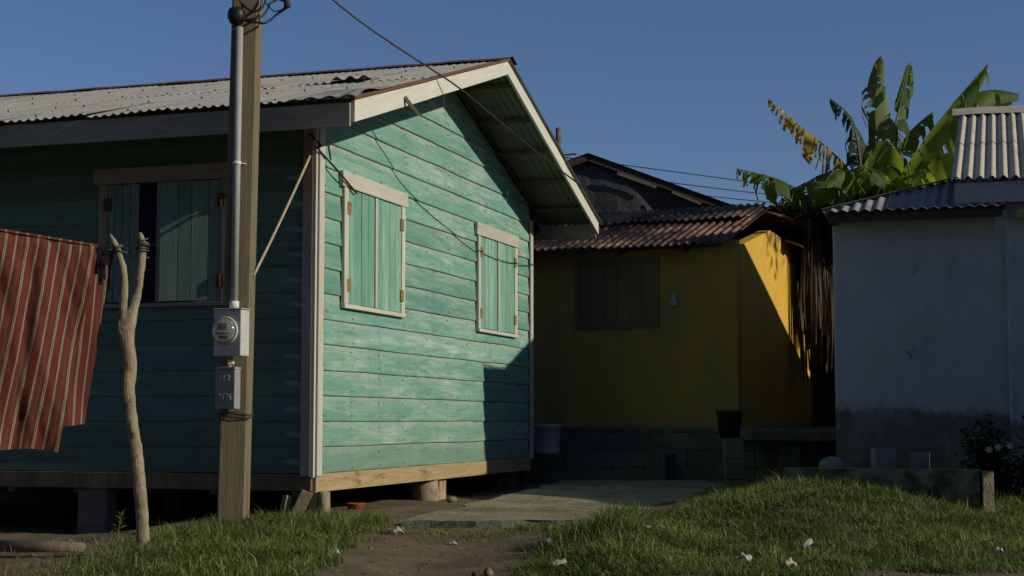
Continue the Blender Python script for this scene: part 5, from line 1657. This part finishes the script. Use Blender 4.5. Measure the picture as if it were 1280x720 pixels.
banana_plant('lower banana plant with arching torn leaves left of the tall banana plant', b2, at(1016, 290, BY + .8), [
    ([(1016, 290, BY + .8), (1004, 262, BY + .5), (984, 235, BY + .2), (955, 220, BY), (921, 211, BY - .1)], 0.46, M['banana'], dict(droop=0.95, tear=0.85, missing=0.04, mat_gv=(0.3, 1))),
    ([(1016, 290, BY + .8), (1000, 262, BY + .8), (1004, 236, BY + .6), (1030, 218, BY + .4), (1062, 214, BY + .2)], 0.50, M['banana'], dict(droop=1.0, tear=0.7, missing=0.03)),
    ([(1018, 290, BY + .8), (1025, 265, BY + .5), (1040, 250, BY + .2), (1062, 246, BY)], 0.45, M['banana'], dict(droop=1.1, tear=0.6, mat_gv=(0.6, 1))),
    ([(1014, 290, BY + .8), (995, 270, BY + .6), (975, 258, BY + .4), (950, 262, BY + .2)], 0.40, M['banana'], dict(droop=1.1, tear=0.7)),
    ([(1014, 292, BY + .8), (1005, 285, BY + .2), (990, 285, BY - .2), (975, 296, BY - .4)], 0.36, M['banana'], dict(droop=1.1, tear=0.8)),
    ([(1018, 292, BY + .8), (1032, 288, BY + .2), (1045, 292, BY - .2), (1060, 305, BY - .4)], 0.40, M['banana'], dict(droop=1.1, tear=0.6)),
])
# unseen tree added beside the pale house, crown placed to shade the yellow roof
tp = w1(9.8, 11.0, 0)
tr = thing('added_shade_tree', 'unseen leafy tree added right of the pale house to shade the yellow roof', 'tree', tp)
mb = MB(); lf = MB(); rs = random.Random(12)
mb.tube([(0, 0, -0.3), (-0.05, -0.1, 2.0), (0.1, -0.2, 4.5), (-0.3, -0.9, 6.2)], [0.22, 0.18, 0.14, 0.10], 10, wob=0.2)
for k in range(60):
    o_ = R1 * rs.uniform(-1.6, 1.0) + G1 * rs.uniform(-4.0, -0.3) + Vector((0, 0, 0))
    gl_ = (o_ - Vector((0, 0, 0))).dot(G1)
    o_.z = rs.uniform(7.35 - 0.36 * (gl_ + 3.7), 9.6)
    mb.tube([(-0.2, -0.7, 5.9), (Vector((-0.2, -0.7, 5.9)) + o_) / 2 + Vector((0, 0, 0.3)), o_], [0.05, 0.03, 0.012], 5)
    for q in range(95):
        p = o_ + Vector((rs.gauss(0, .30), rs.gauss(0, .30), rs.gauss(0.1, .22)))
        leaf_quad(lf, p, Vector((rs.uniform(-1, 1), rs.uniform(-1, 1), rs.uniform(-.8, .3))), Vector((0, 0, 1)), rs.uniform(.16, .30), rs.uniform(.07, .12), rs.random())
mb.build('trunk', M['bark'], tr, True); lf.build('crown', M['bush'], tr)

# skirt of dead leaves hanging in the gap between yellow and pale house
c = at(1012, 300, 21.2)
dl = thing('dead_leaf_skirt', 'brown dead banana leaves hanging in strips in the gap beside the yellow wall', 'dead leaves', (c.x, c.y, 0.2))
DB = Vector((c.x, c.y, 0.2))
rs = random.Random(4)
bunches = [(1001, 300, 440), (1009, 300, 470), (1016, 300, 470), (1013, 298, 430), (1020, 296, 450), (1027, 300, 480), (1034, 296, 440), (1040, 300, 460), (1036, 305, 400), (1022, 292, 420), (1030, 292, 430), (1046, 292, 450)]
for k, (px, y0, y1) in enumerate(bunches):
    mb = MB()
    s_ = (px - 640) / F0; Dw = (s_ * 18.64 - 2.71) / (0.4147 - 0.91 * s_)
    Y = 18.64 + 0.91 * Dw - rs.uniform(0.35, 1.1)
    top = at(px, y0 - 22 + rs.uniform(-4, 6), Y) - DB
    for j in range(7 if px < 1005 else 24):
        w = rs.uniform(0.015, 0.06)
        ln = (y1 - y0 + rs.uniform(-40, 30)) / F0 * Y
        ox, oy = rs.gauss(0, 0.055), rs.gauss(0, 0.12)
        ph, am = rs.uniform(0, 6), rs.uniform(0.01, 0.05)
        g_ = rs.random()
        mb.grid(lambda u, v: top + Vector((ox + (u - 0.5) * w * (1 - 0.5 * v) * math.cos(ph + v * 2) + am * math.sin(v * 4 + ph), oy + (u - 0.5) * w * math.sin(ph + v * 2), -ln * v)), 2, 8, gv=lambda u, v: g_)
    mb.build('dead_leaf', M['deadleaf_shaded'], dl, True)
mb = MB()
for j in range(620):
    p = at(rs.uniform(992, 1052), rs.uniform(258, 322), 21.2 + rs.uniform(-0.2, 0.7)) - DB
    a = rs.uniform(0, 2 * PI)
    leaf_quad(mb, p, Vector((math.cos(a), math.sin(a), rs.uniform(-1.2, 0.1))), Vector((0.2, 0.3, 1)), rs.uniform(.2, .5), rs.uniform(.05, .12), rs.uniform(0, 0.4))
mb.build('thatch', M['deadleaf_shaded'], dl)  # dense mass in the darkest leaf tones, standing for deep shade

# ------------------------------------------------------------------ small things on the ground
c = at(50, 692, 9.3); zz_ = gh(c.x, 9.3)
mb = MB(); mb.tube([(at(-40, 690, 9.4).x, 9.42, zz_ + 0.02), (c.x, 9.36, zz_ + 0.025), (at(104, 693, 9.3).x, 9.3, zz_ + 0.02)], [0.042, 0.045, 0.038], 10, wob=0.25)
o = mb.build('log', M['oldwood'], None, True); settle(o, (c.x, 9.36, zz_)); tag(o, 'weathered log lying on the sandy ground below the blanket', 'log')

def rag_bit(px, py, Y, s, label, mat='litter', name='litter', cat='litter', group='bits of litter on the grass'):
    c = at(px, py, Y); z = gh(c.x, c.y) + s * 0.25
    if grass_amount(c.x, c.y)[0] > 0.4: z += 0.03
    sd = random.uniform(0, 90); m_ = MB()
    def fn(u, v):
        a = u - 0.5; b_ = v - 0.5
        hgt = 0.6 * mnoise.noise(Vector((u * 3 + sd, v * 3, 0))) + 0.35 * mnoise.noise(Vector((u * 8 + sd, v * 8, 4)))
        ex = 1 + 0.35 * mnoise.noise(Vector((math.atan2(a, b_ + 1e-6) + sd, 0, 1)))
        return Vector((c.x + a * s * 1.5 * ex, c.y + b_ * s * ex * 1.0, z + hgt * s * 0.8 + s * 0.35 * (1 - 3 * (a * a + b_ * b_))))
    m_.grid(fn, 10, 10); o = m_.build(name, M[mat], None, True); settle(o, (c.x, c.y, z)); tag(o, label, cat, group)
rag_bit(495, 648, 10.3, 0.07, 'crumpled white scrap at the left front edge of the concrete slab')
rag_bit(566, 663, 9.9, 0.035, 'tiny pale scrap in the short grass in front of the slab', group=None)
rag_bit(418, 692, 8.6, 0.05, 'crumpled pale wrapper in the grass left of the dirt path')
rag_bit(805, 663, 9.3, 0.055, 'white scrap in the grass at the foot of the mound')
rag_bit(825, 655, 9.6, 0.04, 'smaller white scrap just up the mound from the similar one')
rag_bit(700, 706, 7.75, 0.05, 'yellowish scrap at the bottom edge of the right hand grass', 'litter_y')
rag_bit(1248, 684, 8.3, 0.03, 'tiny pale scrap in the grass at the far right')
rag_bit(985, 706, 7.75, 0.05, 'dry yellowish husk in the grass near the bottom of the mound', 'litter_y')
rag_bit(1184, 620, 11.6, 0.03, 'pale petal like scrap before the right half of the low wall')
rag_bit(930, 697, 8.0, 0.05, 'dull cream scrap half buried in the mound grass')
c = at(684, 668, 9.0); mb = MB(); pebble(mb, (c.x, c.y, gh(c.x, 9.0) + 0.035), 0.042)
o = mb.build('plastic_cup', M['litter'], None, True); settle(o, (c.x, c.y, gh(c.x, 9.0))); sm = o.modifiers.new('s', 'SUBSURF'); sm.levels = 1; sm.render_levels = 2
tag(o, 'round white plastic lump at the left edge of the mound grass', 'litter')
c = at(1008, 675, 8.6); z = gh(c.x, 8.6) + 0.045
t = thing('drinks_can', 'white cylindrical can lying tilted on the grass mound', 'can', (c.x, c.y, z)); t.rotation_euler = (0.0, 1.1, 0.6); t.scale = (0.7, 0.7, 0.7)
mb = MB(); mb.lathe([(0.018, -0.055), (0.024, -0.05), (0.024, 0.05), (0.018, 0.056)], 16); mb.build('body', M['litter'], t, True)
mb = MB(); mb.lathe([(0.014, 0.057), (0.017, 0.059), (0.012, 0.0595)], 16); mb.build('rim', M['block'], t, True)
c = at(603, 713, 7.7); 
for k, (dx, r, lab) in enumerate(((-0.035, 0.024, 'dark half of a broken stone on the dirt path near the bottom'), (0.03, 0.034, 'pale stone lying beside the dark one on the dirt path'))):
    mb = MB(); p = (c.x + dx, 7.7 + 0.02 * k, gh(c.x + dx, 7.7) + 0.012); pebble(mb, p, r)
    o = mb.build('stone', M['darkwood'] if k == 0 else M['stone'], None, True); settle(o, p); sm = o.modifiers.new('s', 'SUBSURF'); sm.levels = 1; sm.render_levels = 2; tag(o, lab, 'stone', 'stones on the dirt path')
c = at(565, 620, 13.8); p = (c.x, 13.8, gh(c.x, 13.8) + 0.05); mb = MB(); pebble(mb, p, 0.055); o = mb.build('stone', M['stone'], None, True); settle(o, p); tag(o, 'small stone beside the log post under the gable', 'stone')
# red plastic crate bit under the house
c = at(453, 624, 12.6)
t = thing('plastic_basin', 'red plastic basin pushed under the gable sill of the turquoise house', 'basin', (c.x - 0.10, 13.05, gh(c.x, 13.0) - 0.03), 0.3); t.scale = (0.5, 0.5, 0.75)
mb = MB(); mb.lathe([(0.10, 0.0), (0.15, 0.10), (0.16, 0.105), (0.16, 0.115), (0.145, 0.11), (0.098, 0.008)], 20); mb.build('body', M['red_plastic'], t, True)
mb = MB(); mb.tube([Vector((0.16 + 0.02 * math.sin(a), 0.05 * math.cos(a), 0.108)) for a in np.linspace(0, PI, 9)], 0.006, 6); mb.build('handle', M['red_plastic'], t, True)

# ------------------------------------------------------------------ light
sd_ = bpy.data.lights.new('sun', 'SUN')
sd_.energy = 3.3; sd_.angle = math.radians(0.55); sd_.color = (1.0, 0.92, 0.77)
so = bpy.data.objects.new('sun', sd_); COL.objects.link(so)
so.rotation_euler = SUN.to_track_quat('Z', 'Y').to_euler()
so.location = (10, -5, 12)
w = bpy.data.worlds.new('World'); S.world = w; w.use_nodes = True
nt = w.node_tree; nt.nodes.clear()
sky = nt.nodes.new('ShaderNodeTexSky'); sky.sky_type = 'NISHITA'; sky.sun_disc = False
sky.sun_elevation = math.asin(SUN.z); sky.sun_rotation = math.atan2(SUN.x, SUN.y)
sky.air_density = 1.0; sky.dust_density = 0.6; sky.ozone_density = 1.6
bg = nt.nodes.new('ShaderNodeBackground'); bg.inputs['Strength'].default_value = 0.07
ow = nt.nodes.new('ShaderNodeOutputWorld')
k = N(nt)
gen = k.n('ShaderNodeTexCoord').outputs['Generated']
sp_ = k.n('ShaderNodeSeparateXYZ'); k.l(gen, sp_.inputs[0])
deep = k.mix(1.0, sky.outputs[0], (0.60, 0.73, 1.03), 'MULTIPLY')
# sky dimmed towards the street behind to deepen wall shade, full over the houses
dim_behind = k.ramp(sp_.outputs['Y'], [(0.0, 0.60), (0.15, 0.64), (0.8, 1.0)])
k.l(k.mix(1.0, deep, dim_behind, 'MULTIPLY'), bg.inputs[0]); nt.links.new(bg.outputs[0], ow.inputs[0])
S.view_settings.view_transform = 'Standard'; S.view_settings.look = 'None'
S.view_settings.exposure = 0; S.view_settings.gamma = 1
